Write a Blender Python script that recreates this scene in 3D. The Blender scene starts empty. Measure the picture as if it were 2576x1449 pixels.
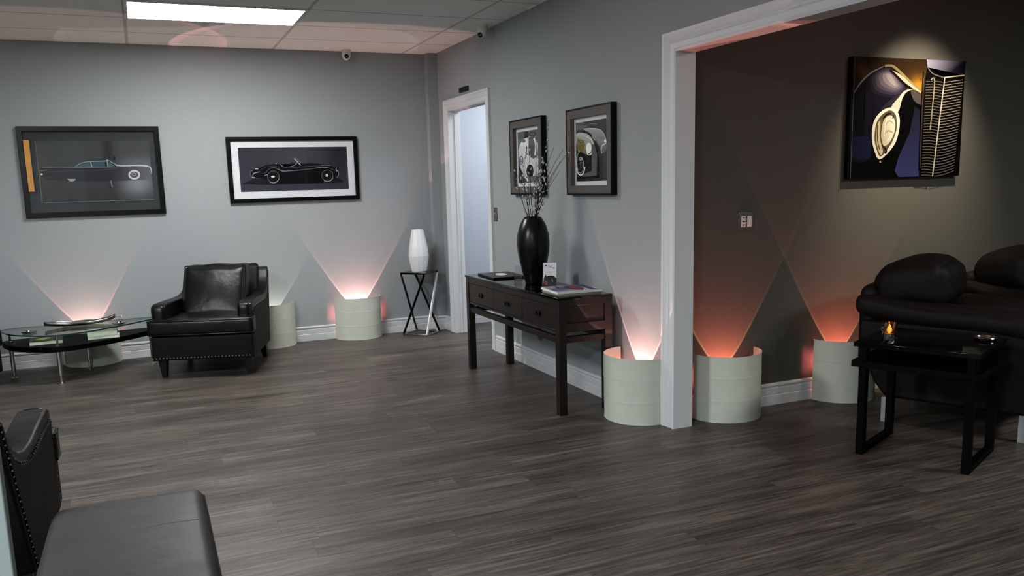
import bpy, bmesh, math, random
from mathutils import Vector, Matrix, Euler
random.seed(7)
scn = bpy.context.scene
COL = scn.collection
PI = math.pi

# ---------------------------------------------------------------- colours / materials
def lin(c):
    c = c / 255.0
    return c / 12.92 if c <= 0.04045 else ((c + 0.055) / 1.055) ** 2.4
def rgb(r, g, b): return (lin(r), lin(g), lin(b), 1.0)

def nmat(name):
    m = bpy.data.materials.new(name); m.use_nodes = True
    nt = m.node_tree
    return m, nt, nt.nodes['Principled BSDF']

def mat(name, col, rough=0.5, metal=0.0, spec=0.5, bump=None, coat=0.0, var=None):
    """plain surface with optional procedural noise bump (scale, strength, distance) and colour variation (scale, amount)"""
    m, nt, p = nmat(name)
    p.inputs['Base Color'].default_value = col
    p.inputs['Roughness'].default_value = rough
    p.inputs['Metallic'].default_value = metal
    p.inputs['Specular IOR Level'].default_value = spec
    if coat:
        p.inputs['Coat Weight'].default_value = coat
        p.inputs['Coat Roughness'].default_value = 0.08
    tc = nt.nodes.new('ShaderNodeTexCoord')
    if bump:
        n = nt.nodes.new('ShaderNodeTexNoise'); n.inputs['Scale'].default_value = bump[0]; n.inputs['Detail'].default_value = 6
        nt.links.new(tc.outputs['Object'], n.inputs['Vector'])
        b = nt.nodes.new('ShaderNodeBump'); b.inputs['Strength'].default_value = bump[1]; b.inputs['Distance'].default_value = bump[2]
        nt.links.new(n.outputs['Fac'], b.inputs['Height']); nt.links.new(b.outputs['Normal'], p.inputs['Normal'])
    if var:
        n2 = nt.nodes.new('ShaderNodeTexNoise'); n2.inputs['Scale'].default_value = var[0]; n2.inputs['Detail'].default_value = 4
        nt.links.new(tc.outputs['Object'], n2.inputs['Vector'])
        mx = nt.nodes.new('ShaderNodeMix'); mx.data_type = 'RGBA'
        k = var[1]
        mx.inputs['A'].default_value = tuple(c * (1 - k) for c in col[:3]) + (1,)
        mx.inputs['B'].default_value = tuple(min(1, c * (1 + k)) for c in col[:3]) + (1,)
        nt.links.new(n2.outputs['Fac'], mx.inputs['Factor']); nt.links.new(mx.outputs['Result'], p.inputs['Base Color'])
    return m

def leather(name, col, rough=0.36, scale=55, strength=0.25, spec=.42):
    m, nt, p = nmat(name)
    p.inputs['Base Color'].default_value = col
    p.inputs['Specular IOR Level'].default_value = spec
    tc = nt.nodes.new('ShaderNodeTexCoord')
    v = nt.nodes.new('ShaderNodeTexVoronoi'); v.inputs['Scale'].default_value = scale * 6
    n = nt.nodes.new('ShaderNodeTexNoise'); n.inputs['Scale'].default_value = 9; n.inputs['Detail'].default_value = 5
    nt.links.new(tc.outputs['Object'], v.inputs['Vector']); nt.links.new(tc.outputs['Object'], n.inputs['Vector'])
    b = nt.nodes.new('ShaderNodeBump'); b.inputs['Strength'].default_value = strength * 0.5; b.inputs['Distance'].default_value = 0.0006
    nt.links.new(v.outputs['Distance'], b.inputs['Height'])
    b2 = nt.nodes.new('ShaderNodeBump'); b2.inputs['Strength'].default_value = strength; b2.inputs['Distance'].default_value = 0.02
    nt.links.new(n.outputs['Fac'], b2.inputs['Height']); nt.links.new(b.outputs['Normal'], b2.inputs['Normal'])
    nt.links.new(b2.outputs['Normal'], p.inputs['Normal'])
    mr = nt.nodes.new('ShaderNodeMapRange'); mr.inputs['To Min'].default_value = rough - 0.07; mr.inputs['To Max'].default_value = rough + 0.08
    nt.links.new(n.outputs['Fac'], mr.inputs['Value']); nt.links.new(mr.outputs['Result'], p.inputs['Roughness'])
    return m

def floor_mat():
    m, nt, p = nmat('vinyl_plank')
    tc = nt.nodes.new('ShaderNodeTexCoord')
    br = nt.nodes.new('ShaderNodeTexBrick')
    br.offset = 0.0; br.offset_frequency = 2
    sxy = nt.nodes.new('ShaderNodeSeparateXYZ'); nt.links.new(tc.outputs['Object'], sxy.inputs['Vector'])
    rw = nt.nodes.new('ShaderNodeMath'); rw.operation = 'DIVIDE'; rw.inputs[1].default_value = 0.152; nt.links.new(sxy.outputs['Y'], rw.inputs[0])
    fl = nt.nodes.new('ShaderNodeMath'); fl.operation = 'FLOOR'; nt.links.new(rw.outputs[0], fl.inputs[0])
    wn_ = nt.nodes.new('ShaderNodeTexWhiteNoise'); wn_.noise_dimensions = '1D'; nt.links.new(fl.outputs[0], wn_.inputs['W'])
    ml = nt.nodes.new('ShaderNodeMath'); ml.operation = 'MULTIPLY_ADD'; ml.inputs[1].default_value = 1.22; nt.links.new(wn_.outputs['Value'], ml.inputs[0]); nt.links.new(sxy.outputs['X'], ml.inputs[2])
    cxy = nt.nodes.new('ShaderNodeCombineXYZ'); nt.links.new(ml.outputs[0], cxy.inputs['X']); nt.links.new(sxy.outputs['Y'], cxy.inputs['Y'])
    br.inputs['Scale'].default_value = 1.0
    br.inputs['Brick Width'].default_value = 1.22
    br.inputs['Row Height'].default_value = 0.152
    br.inputs['Mortar Size'].default_value = 0.0009
    br.inputs['Mortar Smooth'].default_value = 0.3
    br.inputs['Color1'].default_value = (0.0, 0, 0, 1); br.inputs['Color2'].default_value = (1, 1, 1, 1)
    br.inputs['Mortar'].default_value = (0.5, 0.5, 0.5, 1)
    nt.links.new(cxy.outputs['Vector'], br.inputs['Vector'])
    # grain, stretched along the plank; each plank shifted by its own brick tone
    mp = nt.nodes.new('ShaderNodeMapping'); mp.inputs['Scale'].default_value = (1.0, 19.0, 1.0)
    nt.links.new(tc.outputs['Object'], mp.inputs['Vector'])
    sh = nt.nodes.new('ShaderNodeVectorMath'); sh.operation = 'MULTIPLY_ADD'
    sh.inputs[1].default_value = (7.0, 3.0, 11.0)
    nt.links.new(br.outputs['Color'], sh.inputs[0]); nt.links.new(mp.outputs['Vector'], sh.inputs[2])
    n = nt.nodes.new('ShaderNodeTexNoise'); n.inputs['Scale'].default_value = 1.6; n.inputs['Detail'].default_value = 9
    n.inputs['Roughness'].default_value = 0.62; n.inputs['Distortion'].default_value = 1.8
    nt.links.new(sh.outputs['Vector'], n.inputs['Vector'])
    mp2 = nt.nodes.new('ShaderNodeMapping'); mp2.inputs['Scale'].default_value = (0.9, 5.0, 1.0)
    nt.links.new(tc.outputs['Object'], mp2.inputs['Vector'])
    n2 = nt.nodes.new('ShaderNodeTexNoise'); n2.inputs['Scale'].default_value = 1.5; n2.inputs['Detail'].default_value = 5
    nt.links.new(mp2.outputs['Vector'], n2.inputs['Vector'])
    cr = nt.nodes.new('ShaderNodeValToRGB')
    e = cr.color_ramp.elements
    e[0].position = 0.30; e[0].color = FLOOR_C[0]
    e[1].position = 0.72; e[1].color = FLOOR_C[2]
    x = e.new(0.5); x.color = FLOOR_C[1]
    nt.links.new(n.outputs['Fac'], cr.inputs['Fac'])
    mx = nt.nodes.new('ShaderNodeMix'); mx.data_type = 'RGBA'; mx.blend_type = 'MULTIPLY'
    mx.inputs['Factor'].default_value = 1.0
    ramp2 = nt.nodes.new('ShaderNodeMapRange'); ramp2.inputs['From Min'].default_value = 0.3; ramp2.inputs['From Max'].default_value = 0.7
    ramp2.inputs['To Min'].default_value = 0.72; ramp2.inputs['To Max'].default_value = 1.25
    nt.links.new(n2.outputs['Fac'], ramp2.inputs['Value'])
    nt.links.new(cr.outputs['Color'], mx.inputs['A']); nt.links.new(ramp2.outputs['Result'], mx.inputs['B'])
    mx2 = nt.nodes.new('ShaderNodeMix'); mx2.data_type = 'RGBA'; mx2.blend_type = 'MULTIPLY'; mx2.inputs['Factor'].default_value = 1.0
    tone = nt.nodes.new('ShaderNodeMapRange'); tone.inputs['To Min'].default_value = 0.82; tone.inputs['To Max'].default_value = 1.15
    nt.links.new(br.outputs['Color'], tone.inputs['Value'])
    nt.links.new(mx.outputs['Result'], mx2.inputs['A']); nt.links.new(tone.outputs['Result'], mx2.inputs['B'])
    mx3 = nt.nodes.new('ShaderNodeMix'); mx3.data_type = 'RGBA'
    mx3.inputs['B'].default_value = rgb(56, 51, 47)
    nt.links.new(br.outputs['Fac'], mx3.inputs['Factor']); nt.links.new(mx2.outputs['Result'], mx3.inputs['A'])
    nt.links.new(mx3.outputs['Result'], p.inputs['Base Color'])
    b = nt.nodes.new('ShaderNodeBump'); b.inputs['Strength'].default_value = 0.25; b.inputs['Distance'].default_value = 0.001
    nt.links.new(n.outputs['Fac'], b.inputs['Height']); nt.links.new(b.outputs['Normal'], p.inputs['Normal'])
    p.inputs['Roughness'].default_value = 0.42
    p.inputs['Specular IOR Level'].default_value = 0.35
    return m

def ceiling_mat():
    """acoustic tiles 0.61 x 1.22 m hung in a T-bar grid"""
    m, nt, p = nmat('ceiling_tile')
    tc = nt.nodes.new('ShaderNodeTexCoord')
    sp = nt.nodes.new('ShaderNodeSeparateXYZ'); nt.links.new(tc.outputs['Object'], sp.inputs['Vector'])
    def line(out, off, step, w):
        a = nt.nodes.new('ShaderNodeMath'); a.operation = 'SUBTRACT'; a.inputs[1].default_value = off; nt.links.new(out, a.inputs[0])
        b = nt.nodes.new('ShaderNodeMath'); b.operation = 'PINGPONG'; b.inputs[1].default_value = step / 2; nt.links.new(a.outputs[0], b.inputs[0])
        c = nt.nodes.new('ShaderNodeMath'); c.operation = 'LESS_THAN'; c.inputs[1].default_value = w; nt.links.new(b.outputs[0], c.inputs[0])
        return c.outputs[0]
    lx = line(sp.outputs['X'], TX, 1.2192, 0.012); ly = line(sp.outputs['Y'], TY, 0.6096, 0.012)
    mxm = nt.nodes.new('ShaderNodeMath'); mxm.operation = 'MAXIMUM'; nt.links.new(lx, mxm.inputs[0]); nt.links.new(ly, mxm.inputs[1])
    n = nt.nodes.new('ShaderNodeTexNoise'); n.inputs['Scale'].default_value = 60; n.inputs['Detail'].default_value = 5
    nt.links.new(tc.outputs['Object'], n.inputs['Vector'])
    t = nt.nodes.new('ShaderNodeMix'); t.data_type = 'RGBA'
    t.inputs['A'].default_value = rgb(224, 225, 222); t.inputs['B'].default_value = rgb(240, 241, 238)
    nt.links.new(n.outputs['Fac'], t.inputs['Factor'])
    g = nt.nodes.new('ShaderNodeMix'); g.data_type = 'RGBA'; g.inputs['B'].default_value = rgb(196, 193, 190)
    nt.links.new(mxm.outputs[0], g.inputs['Factor']); nt.links.new(t.outputs['Result'], g.inputs['A'])
    nt.links.new(g.outputs['Result'], p.inputs['Base Color'])
    b = nt.nodes.new('ShaderNodeBump'); b.inputs['Strength'].default_value = 0.3; b.inputs['Distance'].default_value = 0.002
    nt.links.new(n.outputs['Fac'], b.inputs['Height']); nt.links.new(b.outputs['Normal'], p.inputs['Normal'])
    p.inputs['Roughness'].default_value = 0.9
    return m

def glass_mat(name, tint=(1, 1, 1, 1), rough=0.0, refl=1.0, ior=1.45, haze=None):
    """thin clear pane: transparent with a fresnel gloss"""
    m, nt, p = nmat(name)
    out = nt.nodes['Material Output']; nt.nodes.remove(p)
    tr = nt.nodes.new('ShaderNodeBsdfTransparent'); tr.inputs['Color'].default_value = tint
    gl = nt.nodes.new('ShaderNodeBsdfGlossy'); gl.inputs['Roughness'].default_value = rough
    f0 = ((ior - 1) / (ior + 1)) ** 2
    g = nt.nodes.new('ShaderNodeNewGeometry')
    d = nt.nodes.new('ShaderNodeVectorMath'); d.operation = 'DOT_PRODUCT'
    nt.links.new(g.outputs['Incoming'], d.inputs[0]); nt.links.new(g.outputs['Normal'], d.inputs[1])
    def mth(op, a, b):
        n = nt.nodes.new('ShaderNodeMath'); n.operation = op
        for k, v in enumerate((a, b)):
            if v is None: continue
            if hasattr(v, 'default_value') or hasattr(v, 'links'): nt.links.new(v, n.inputs[k])
            else: n.inputs[k].default_value = v
        return n.outputs[0]
    c = mth('ABSOLUTE', d.outputs['Value'], None)
    c5 = mth('POWER', mth('SUBTRACT', 1.0, c), 5.0)
    mu = nt.nodes.new('ShaderNodeMath'); mu.operation = 'MULTIPLY'; mu.inputs[1].default_value = refl; mu.use_clamp = True
    nt.links.new(mth('ADD', mth('MULTIPLY', c5, 1 - f0), f0), mu.inputs[0])
    mx = nt.nodes.new('ShaderNodeMixShader')
    nt.links.new(mu.outputs[0], mx.inputs['Fac']); nt.links.new(tr.outputs[0], mx.inputs[1]); nt.links.new(gl.outputs[0], mx.inputs[2])
    last = mx
    if haze:
        df = nt.nodes.new('ShaderNodeBsdfDiffuse'); df.inputs['Color'].default_value = haze[0]
        m2 = nt.nodes.new('ShaderNodeMixShader'); m2.inputs['Fac'].default_value = haze[1]
        nt.links.new(mx.outputs[0], m2.inputs[1]); nt.links.new(df.outputs[0], m2.inputs[2]); last = m2
    nt.links.new(last.outputs[0], out.inputs['Surface'])
    return m

def emit_mat(name, col, strength):
    m, nt, p = nmat(name)
    p.inputs['Base Color'].default_value = (0.8, 0.8, 0.8, 1)
    p.inputs['Emission Color'].default_value = col
    p.inputs['Emission Strength'].default_value = strength
    return m

def print_mat(name, rough=0.6, gain=1.0):
    """printed picture: colours come from the mesh's own corner colours, with a little paper grain"""
    m, nt, p = nmat(name)
    a = nt.nodes.new('ShaderNodeVertexColor'); a.layer_name = 'ink'
    tc = nt.nodes.new('ShaderNodeTexCoord')
    n = nt.nodes.new('ShaderNodeTexNoise'); n.inputs['Scale'].default_value = 400
    nt.links.new(tc.outputs['Object'], n.inputs['Vector'])
    mr = nt.nodes.new('ShaderNodeMapRange'); mr.inputs['To Min'].default_value = 0.9 * gain; mr.inputs['To Max'].default_value = 1.1 * gain
    nt.links.new(n.outputs['Fac'], mr.inputs['Value'])
    mx = nt.nodes.new('ShaderNodeMix'); mx.data_type = 'RGBA'; mx.blend_type = 'MULTIPLY'; mx.inputs['Factor'].default_value = 1
    nt.links.new(a.outputs['Color'], mx.inputs['A']); nt.links.new(mr.outputs['Result'], mx.inputs['B'])
    nt.links.new(mx.outputs['Result'], p.inputs['Base Color'])
    p.inputs['Roughness'].default_value = rough
    p.inputs['Specular IOR Level'].default_value = 0.12
    return m

# ---------------------------------------------------------------- key dimensions (metres)
H = 2.7236                 # ceiling height
TX, TY = -0.3247, -0.5682  # ceiling grid origin
YC = -3.936                # back wall of the lounge next door
WT = 0.108                 # partition thickness
FLOOR_C = (rgb(56, 51, 48), rgb(86, 79, 74), rgb(117, 109, 102))

M = {}
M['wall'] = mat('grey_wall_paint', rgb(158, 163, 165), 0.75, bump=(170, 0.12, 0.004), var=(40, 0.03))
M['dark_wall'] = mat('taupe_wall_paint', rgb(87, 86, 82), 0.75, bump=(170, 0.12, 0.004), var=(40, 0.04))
M['bright_wall'] = mat('white_wall_paint', rgb(196, 202, 212), 0.7, bump=(170, 0.08, 0.003))
M['trim'] = mat('white_trim_paint', rgb(214, 216, 218), 0.45, bump=(220, 0.03, 0.0006))
M['partition'] = mat('pale_partition_paint', rgb(132, 139, 138), 0.55, bump=(90, 0.1, 0.002))
M['floor'] = floor_mat()
M['ceil'] = ceiling_mat()
M['leather'] = leather('black_leather', rgb(13, 13, 15), 0.36)
M['leather_panel'] = leather('black_leather_panel', rgb(19, 18, 18), 0.6, strength=0.1, spec=.28)
M['seat_leather'] = leather('charcoal_leather', rgb(47, 45, 46), 0.46, strength=0.12)
M['seam_thread'] = leather('pale_seam', rgb(92, 90, 90), 0.4, strength=0.05)
M['brown_leather'] = leather('dark_brown_leather', rgb(26, 22, 20), 0.62, strength=0.3, spec=.3)
M['dark_wood'] = mat('espresso_wood', rgb(34, 28, 26), 0.38, bump=(40, 0.08, 0.001), var=(14, 0.25))
M['gloss_wood'] = mat('polished_espresso_top', rgb(14, 12, 12), 0.07, spec=0.6, bump=(8, 0.01, 0.001))
M['black_wood'] = mat('black_stained_wood', rgb(5, 5, 5), 0.5, spec=.12, bump=(40, 0.08, 0.001), var=(14, 0.2))
M['black_gloss'] = mat('black_gloss_top', rgb(9, 9, 9), 0.06, spec=0.55, bump=(8, 0.01, 0.001))
M['chair_leg'] = mat('black_leg_wood', rgb(17, 15, 14), 0.4, bump=(50, 0.1, 0.001))
M['nail'] = mat('nickel_nails', rgb(190, 188, 184), 0.25, metal=1.0, bump=(90, 0.02, 0.0005))
M['darknail'] = mat('dark_nickel_nails', rgb(120, 118, 116), 0.3, metal=1.0, bump=(90, 0.02, 0.0005))
M['chrome'] = mat('chrome', rgb(205, 205, 208), 0.12, metal=1.0, bump=(40, 0.01, 0.0005))
M['silver'] = mat('brushed_silver', rgb(196, 192, 188), 0.3, metal=1.0, bump=(120, 0.1, 0.001))
M['lit_chrome'] = mat('lit_leg_chrome', rgb(240, 240, 242), 0.4, metal=.6, bump=(40, 0.01, 0.0005))  # chrome with the doorway reflection painted in as a paler tone
M['gunmetal'] = mat('dark_chrome', rgb(70, 70, 74), 0.2, metal=1.0, bump=(60, 0.02, 0.0005))
M['steel_plate'] = mat('brushed_steel_plate', rgb(140, 134, 128), 0.35, metal=0.9, bump=(150, 0.1, 0.0005))
M['shade'] = mat('linen_shade', rgb(205, 208, 196), 0.85, bump=(260, 0.25, 0.002), var=(18, 0.05))
M['white_plastic'] = mat('white_plastic', rgb(220, 218, 214), 0.4, bump=(60, 0.02, 0.0005))
M['black_plastic'] = mat('black_plastic', rgb(12, 12, 13), 0.3, bump=(60, 0.02, 0.0005))
M['black_frame'] = mat('black_frame_wood', rgb(6, 6, 7), 0.35, spec=.3, bump=(60, 0.05, 0.0005))
M['taupe_frame'] = mat('taupe_mat_board', rgb(96, 91, 87), 0.6, bump=(200, 0.1, 0.0005))
M['grey_mat'] = mat('charcoal_mat_board', rgb(48, 52, 54), 0.7, bump=(200, 0.1, 0.0005))
M['white_mat'] = mat('white_mat_board', rgb(216, 218, 222), 0.7, bump=(200, 0.1, 0.0005))
M['paper'] = mat('white_paper', rgb(226, 226, 222), 0.7, bump=(150, 0.1, 0.0008))
M['cream_paper'] = mat('cream_page_edges', rgb(205, 208, 190), 0.7, bump=(300, 0.3, 0.0008))
M['dark_cover'] = mat('dark_book_cover', rgb(44, 47, 42), 0.4, bump=(80, 0.1, 0.0005))
M['grey_cover'] = mat('grey_book_cover', rgb(150, 148, 140), 0.5, bump=(80, 0.1, 0.0005))
M['folder'] = mat('black_folder_vinyl', rgb(16, 16, 17), 0.35, bump=(120, 0.15, 0.0006))
M['black_ceramic'] = mat('black_ceramic', rgb(10, 10, 11), 0.3, spec=0.5, bump=(30, 0.03, 0.001))
M['white_ceramic'] = mat('white_ceramic', rgb(226, 227, 228), 0.25, spec=0.5, bump=(20, 0.03, 0.001))
M['stem'] = mat('brown_twig_bark', rgb(30, 26, 24), 0.7, bump=(90, 0.3, 0.001))
M['catkin'] = mat('white_catkin_fluff', rgb(205, 206, 205), 0.9, bump=(300, 0.4, 0.001))
M['glass_pane'] = glass_mat('picture_glass', refl=1.0)
M['table_glass'] = glass_mat('table_glass', tint=(0.88, 0.95, 0.92, 1), refl=1.1, ior=1.5)
M['glass_edge'] = mat('green_glass_edge', rgb(28, 62, 56), 0.12, spec=0.6, bump=(40, 0.02, 0.0005))
M['crystal'] = glass_mat('crystal_glass', tint=(0.55, 0.55, 0.55, 1), refl=2.2, ior=1.6, rough=0.03)
M['acrylic'] = glass_mat('clear_acrylic', tint=(0.9, 0.9, 0.92, 1), refl=1.1)
M['flame'] = emit_mat('candle_flame', rgb(255, 150, 50), 5.0)
M['wax'] = mat('candle_wax', rgb(200, 196, 190), 0.5, bump=(60, 0.1, 0.001))
M['diffuser'] = emit_mat('light_diffuser', (1.0, 0.99, 0.97, 1), 22.0)
M['art_P'] = print_mat('sedan_print', 0.5)
M['art_Q'] = print_mat('roadster_print', 0.5)
M['art_R'] = print_mat('racer_print', 0.5, 1.35)
M['art_S'] = print_mat('fender_print', 0.5, 1.35)
M['art_C'] = print_mat('canvas_print', 0.45, 0.55)
M['cover_art'] = print_mat('magazine_cover', 0.35)
M['leaflet_art'] = print_mat('leaflet_print', 0.5)
M['amber_glow'] = emit_mat('amber_glow_surface', rgb(235, 165, 40), 11.0)  # glowing surface added as source of the amber reflection in the sedan glass

# ---------------------------------------------------------------- mesh helpers
class MB:
    def __init__(s): s.bm = bmesh.new(); s.mi = 0
    def _f(s, vs):
        try:
            f = s.bm.faces.new(vs); f.material_index = s.mi; return f
        except ValueError: return None
    def hexa(s, p):     # p: 8 points, bottom 4 (ccw) then top 4
        v = [s.bm.verts.new(q) for q in p]
        for a in ((3, 2, 1, 0), (4, 5, 6, 7), (0, 1, 5, 4), (1, 2, 6, 5), (2, 3, 7, 6), (3, 0, 4, 7)): s._f([v[i] for i in a])
        return s
    def box(s, x0, x1, y0, y1, z0, z1):
        return s.hexa([(x0, y0, z0), (x1, y0, z0), (x1, y1, z0), (x0, y1, z0), (x0, y0, z1), (x1, y0, z1), (x1, y1, z1), (x0, y1, z1)])
    def prism(s, pts, h0, h1, axis='z'):
        """closed outline extruded along an axis; pts are (x,y) for z, (y,z) for x, (x,z) for y"""
        def mk(p, h): return (p[0], p[1], h) if axis == 'z' else ((h, p[0], p[1]) if axis == 'x' else (p[0], h, p[1]))
        a = [s.bm.verts.new(mk(p, h0)) for p in pts]; b = [s.bm.verts.new(mk(p, h1)) for p in pts]
        n = len(pts)
        s._f(a[::-1]); s._f(b)
        for i in range(n): s._f([a[i], a[(i + 1) % n], b[(i + 1) % n], b[i]])
        return s
    def lathe(s, prof, c=(0, 0, 0), seg=32, mod=None, axis=None):
        """profile of (radius, height); optional mod(angle, k) -> radius factor"""
        mtx = Matrix.Identity(3)
        if axis is not None: mtx = Vector((0, 0, 1)).rotation_difference(Vector(axis)).to_matrix()
        rings = []
        for k, (r, h) in enumerate(prof):
            ring = []
            for i in range(seg):
                a = 2 * PI * i / seg
                rr = r * (mod(a, k) if mod else 1)
                ring.append(s.bm.verts.new(mtx @ Vector((rr * math.cos(a), rr * math.sin(a), h)) + Vector(c)))
            rings.append(ring)
        for k in range(len(rings) - 1):
            for i in range(seg):
                j = (i + 1) % seg
                s._f([rings[k][i], rings[k][j], rings[k + 1][j], rings[k + 1][i]])
        s._f(rings[0][::-1]); s._f(rings[-1])
        return s
    def cyl(s, p0, p1, r0, r1=None, seg=16):
        p0, p1 = Vector(p0), Vector(p1); r1 = r0 if r1 is None else r1
        d = p1 - p0
        return s.lathe([(r0, 0), (r1, d.length)], p0, seg, axis=d.normalized())
    def tube(s, pts, r, seg=8, closed=False, taper=None):
        pts = [Vector(p) for p in pts]; n = len(pts); rings = []
        up = None
        for i, p in enumerate(pts):
            a = pts[(i - 1) % n] if (closed or i > 0) else p
            b = pts[(i + 1) % n] if (closed or i < n - 1) else p
            t = (b - a).normalized()
            if up is None:
                up = t.orthogonal().normalized()
            up = (up - t * up.dot(t)).normalized(); w = t.cross(up)
            rr = r if taper is None else r * taper(i / (n - 1))
            rings.append([s.bm.verts.new(p + up * (rr * math.cos(2 * PI * k / seg)) + w * (rr * math.sin(2 * PI * k / seg))) for k in range(seg)])
        m = n if closed else n - 1
        for i in range(m):
            A, B = rings[i], rings[(i + 1) % n]
            for k in range(seg):
                l = (k + 1) % seg
                s._f([A[k], A[l], B[l], B[k]])
        if not closed: s._f(rings[0][::-1]); s._f(rings[-1])
        return s
    def ball(s, c, r, seg=10, rings=6, rot=None):
        """ellipsoid with radii r (scalar or 3)"""
        rx, ry, rz = (r, r, r) if not hasattr(r, '__len__') else r
        g = []
        top = Vector((0, 0, rz)); bot = Vector((0, 0, -rz))
        T = (lambda v: Vector(c) + (rot @ v if rot else v))
        for k in range(1, rings):
            f = PI * k / rings
            g.append([s.bm.verts.new(T(Vector((rx * math.sin(f) * math.cos(2 * PI * i / seg), ry * math.sin(f) * math.sin(2 * PI * i / seg), rz * math.cos(f))))) for i in range(seg)])
        vt = s.bm.verts.new(T(top)); vb = s.bm.verts.new(T(bot))
        for i in range(seg):
            j = (i + 1) % seg
            s._f([vt, g[0][i], g[0][j]]); s._f([vb, g[-1][j], g[-1][i]])
            for k in range(len(g) - 1): s._f([g[k][i], g[k + 1][i], g[k + 1][j], g[k][j]])
        return s
    def cushion(s, x0, x1, y0, y1, z0, z1, r=0.04, puff=(0, 0, 0), n=14, warp=None):
        """soft rounded block: corners of radius r, faces swollen by puff along each axis"""
        c = Vector(((x0 + x1) / 2, (y0 + y1) / 2, (z0 + z1) / 2)); hx, hy, hz = (x1 - x0) / 2, (y1 - y0) / 2, (z1 - z0) / 2
        base = len(s.bm.verts)
        cache = {}
        def vert(i, j, k):
            key = (i, j, k)
            if key in cache: return cache[key]
            u, v, w = 2 * i / n - 1, 2 * j / n - 1, 2 * k / n - 1
            sm = lambda t: math.copysign(abs(math.sin(t * PI / 2)) ** 0.8, t) if t else 0.0
            u, v, w = sm(u), sm(v), sm(w)
            p = Vector((u * hx, v * hy, w * hz))
            q = Vector((max(-hx + r, min(hx - r, p.x)), max(-hy + r, min(hy - r, p.y)), max(-hz + r, min(hz - r, p.z))))
            d = p - q
            if d.length > 1e-9: p = q + d.normalized() * min(r, max(d.length, r if max(abs(u), abs(v), abs(w)) > 0.9999 else d.length))
            U, V, Wd = 1 - u * u, 1 - v * v, 1 - w * w
            p.x += math.copysign(puff[0] * V * Wd, u) if abs(u) > 0.3 else 0
            p.y += math.copysign(puff[1] * U * Wd, v) if abs(v) > 0.3 else 0
            p.z += math.copysign(puff[2] * U * V, w) if abs(w) > 0.3 else 0
            p = c + p
            if warp: p = Vector(warp(p))
            cache[key] = s.bm.verts.new(p)
            return cache[key]
        for a in range(n):
            for b in range(n):
                s._f([vert(a, b, 0), vert(a, b + 1, 0), vert(a + 1, b + 1, 0), vert(a + 1, b, 0)])
                s._f([vert(a, b, n), vert(a + 1, b, n), vert(a + 1, b + 1, n), vert(a, b + 1, n)])
                s._f([vert(a, 0, b), vert(a + 1, 0, b), vert(a + 1, 0, b + 1), vert(a, 0, b + 1)])
                s._f([vert(a, n, b), vert(a, n, b + 1), vert(a + 1, n, b + 1), vert(a + 1, n, b)])
                s._f([vert(0, a, b), vert(0, a, b + 1), vert(0, a + 1, b + 1), vert(0, a + 1, b)])
                s._f([vert(n, a, b), vert(n, a + 1, b), vert(n, a + 1, b + 1), vert(n, a, b + 1)])
        return s
    def grid(s, fn, nu, nv, close_u=False):
        vs = [[s.bm.verts.new(fn(i / nu, j / nv)) for j in range(nv + 1)] for i in range(nu + (0 if close_u else 1))]
        for i in range(nu):
            for j in range(nv):
                i2 = (i + 1) % len(vs)
                s._f([vs[i][j], vs[i2][j], vs[i2][j + 1], vs[i][j + 1]])
        return s
    def build(s, name, m, parent=None, loc=(0, 0, 0), rotz=0.0, bevel=0.0, seg=2, smooth=None, sub=0):
        bmesh.ops.recalc_face_normals(s.bm, faces=s.bm.faces)
        me = bpy.data.meshes.new(name); s.bm.to_mesh(me); s.bm.free()
        for mm in (m if isinstance(m, (list, tuple)) else [m]): me.materials.append(mm)
        o = bpy.data.objects.new(name, me); COL.objects.link(o)
        o.location = loc; o.rotation_euler = (0, 0, rotz)
        if parent is not None: o.parent = parent
        if smooth is not None:
            for p in me.polygons: p.use_smooth = True
            me.set_sharp_from_angle(angle=math.radians(smooth))
        if bevel:
            b = o.modifiers.new('bevel', 'BEVEL'); b.width = bevel; b.segments = seg; b.limit_method = 'ANGLE'; b.angle_limit = math.radians(35)
            b.harden_normals = False
            if smooth is None:
                for p in me.polygons: p.use_smooth = True
                me.set_sharp_from_angle(angle=math.radians(40))
        if sub:
            q = o.modifiers.new('sub', 'SUBSURF'); q.levels = sub; q.render_levels = sub
        return o

def tag(o, label, cat, group=None):
    o['label'] = label; o['category'] = cat
    if group: o['group'] = group
    return o
def thing(name, label, cat, loc=(0, 0, 0), rotz=0.0, group=None):
    o = bpy.data.objects.new(name, None); COL.objects.link(o)
    o.location = loc; o.rotation_euler = (0, 0, rotz); o.empty_display_size = 0.1
    return tag(o, label, cat, group)
def struct(o, label=None):
    o['kind'] = 'structure'
    if label: o['label'] = label
    return o
def dup(root, loc, rotz, label, group=None):
    r = root.copy(); COL.objects.link(r); r.location = loc; r.rotation_euler = (0, 0, rotz); r['label'] = label
    if group: r['group'] = group
    for ch in list(root.children):
        c = ch.copy(); COL.objects.link(c); c.parent = r
        for g in list(ch.children):
            d = g.copy(); COL.objects.link(d); d.parent = c
    return r
def spline(pts, n, closed=False):
    """Catmull-Rom through points"""
    P = [Vector(p) for p in pts]; N = len(P); out = []
    segs = N if closed else N - 1
    for i in range(segs):
        p0 = P[(i - 1) % N] if closed or i > 0 else P[i]
        p1 = P[i]; p2 = P[(i + 1) % N]
        p3 = P[(i + 2) % N] if closed or i + 2 < N else p2
        for k in range(n):
            t = k / n
            out.append(0.5 * ((2 * p1) + (p2 - p0) * t + (2 * p0 - 5 * p1 + 4 * p2 - p3) * t * t + (3 * p1 - p0 - 3 * p2 + p3) * t ** 3))
    if not closed: out.append(P[-1])
    return out

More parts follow.
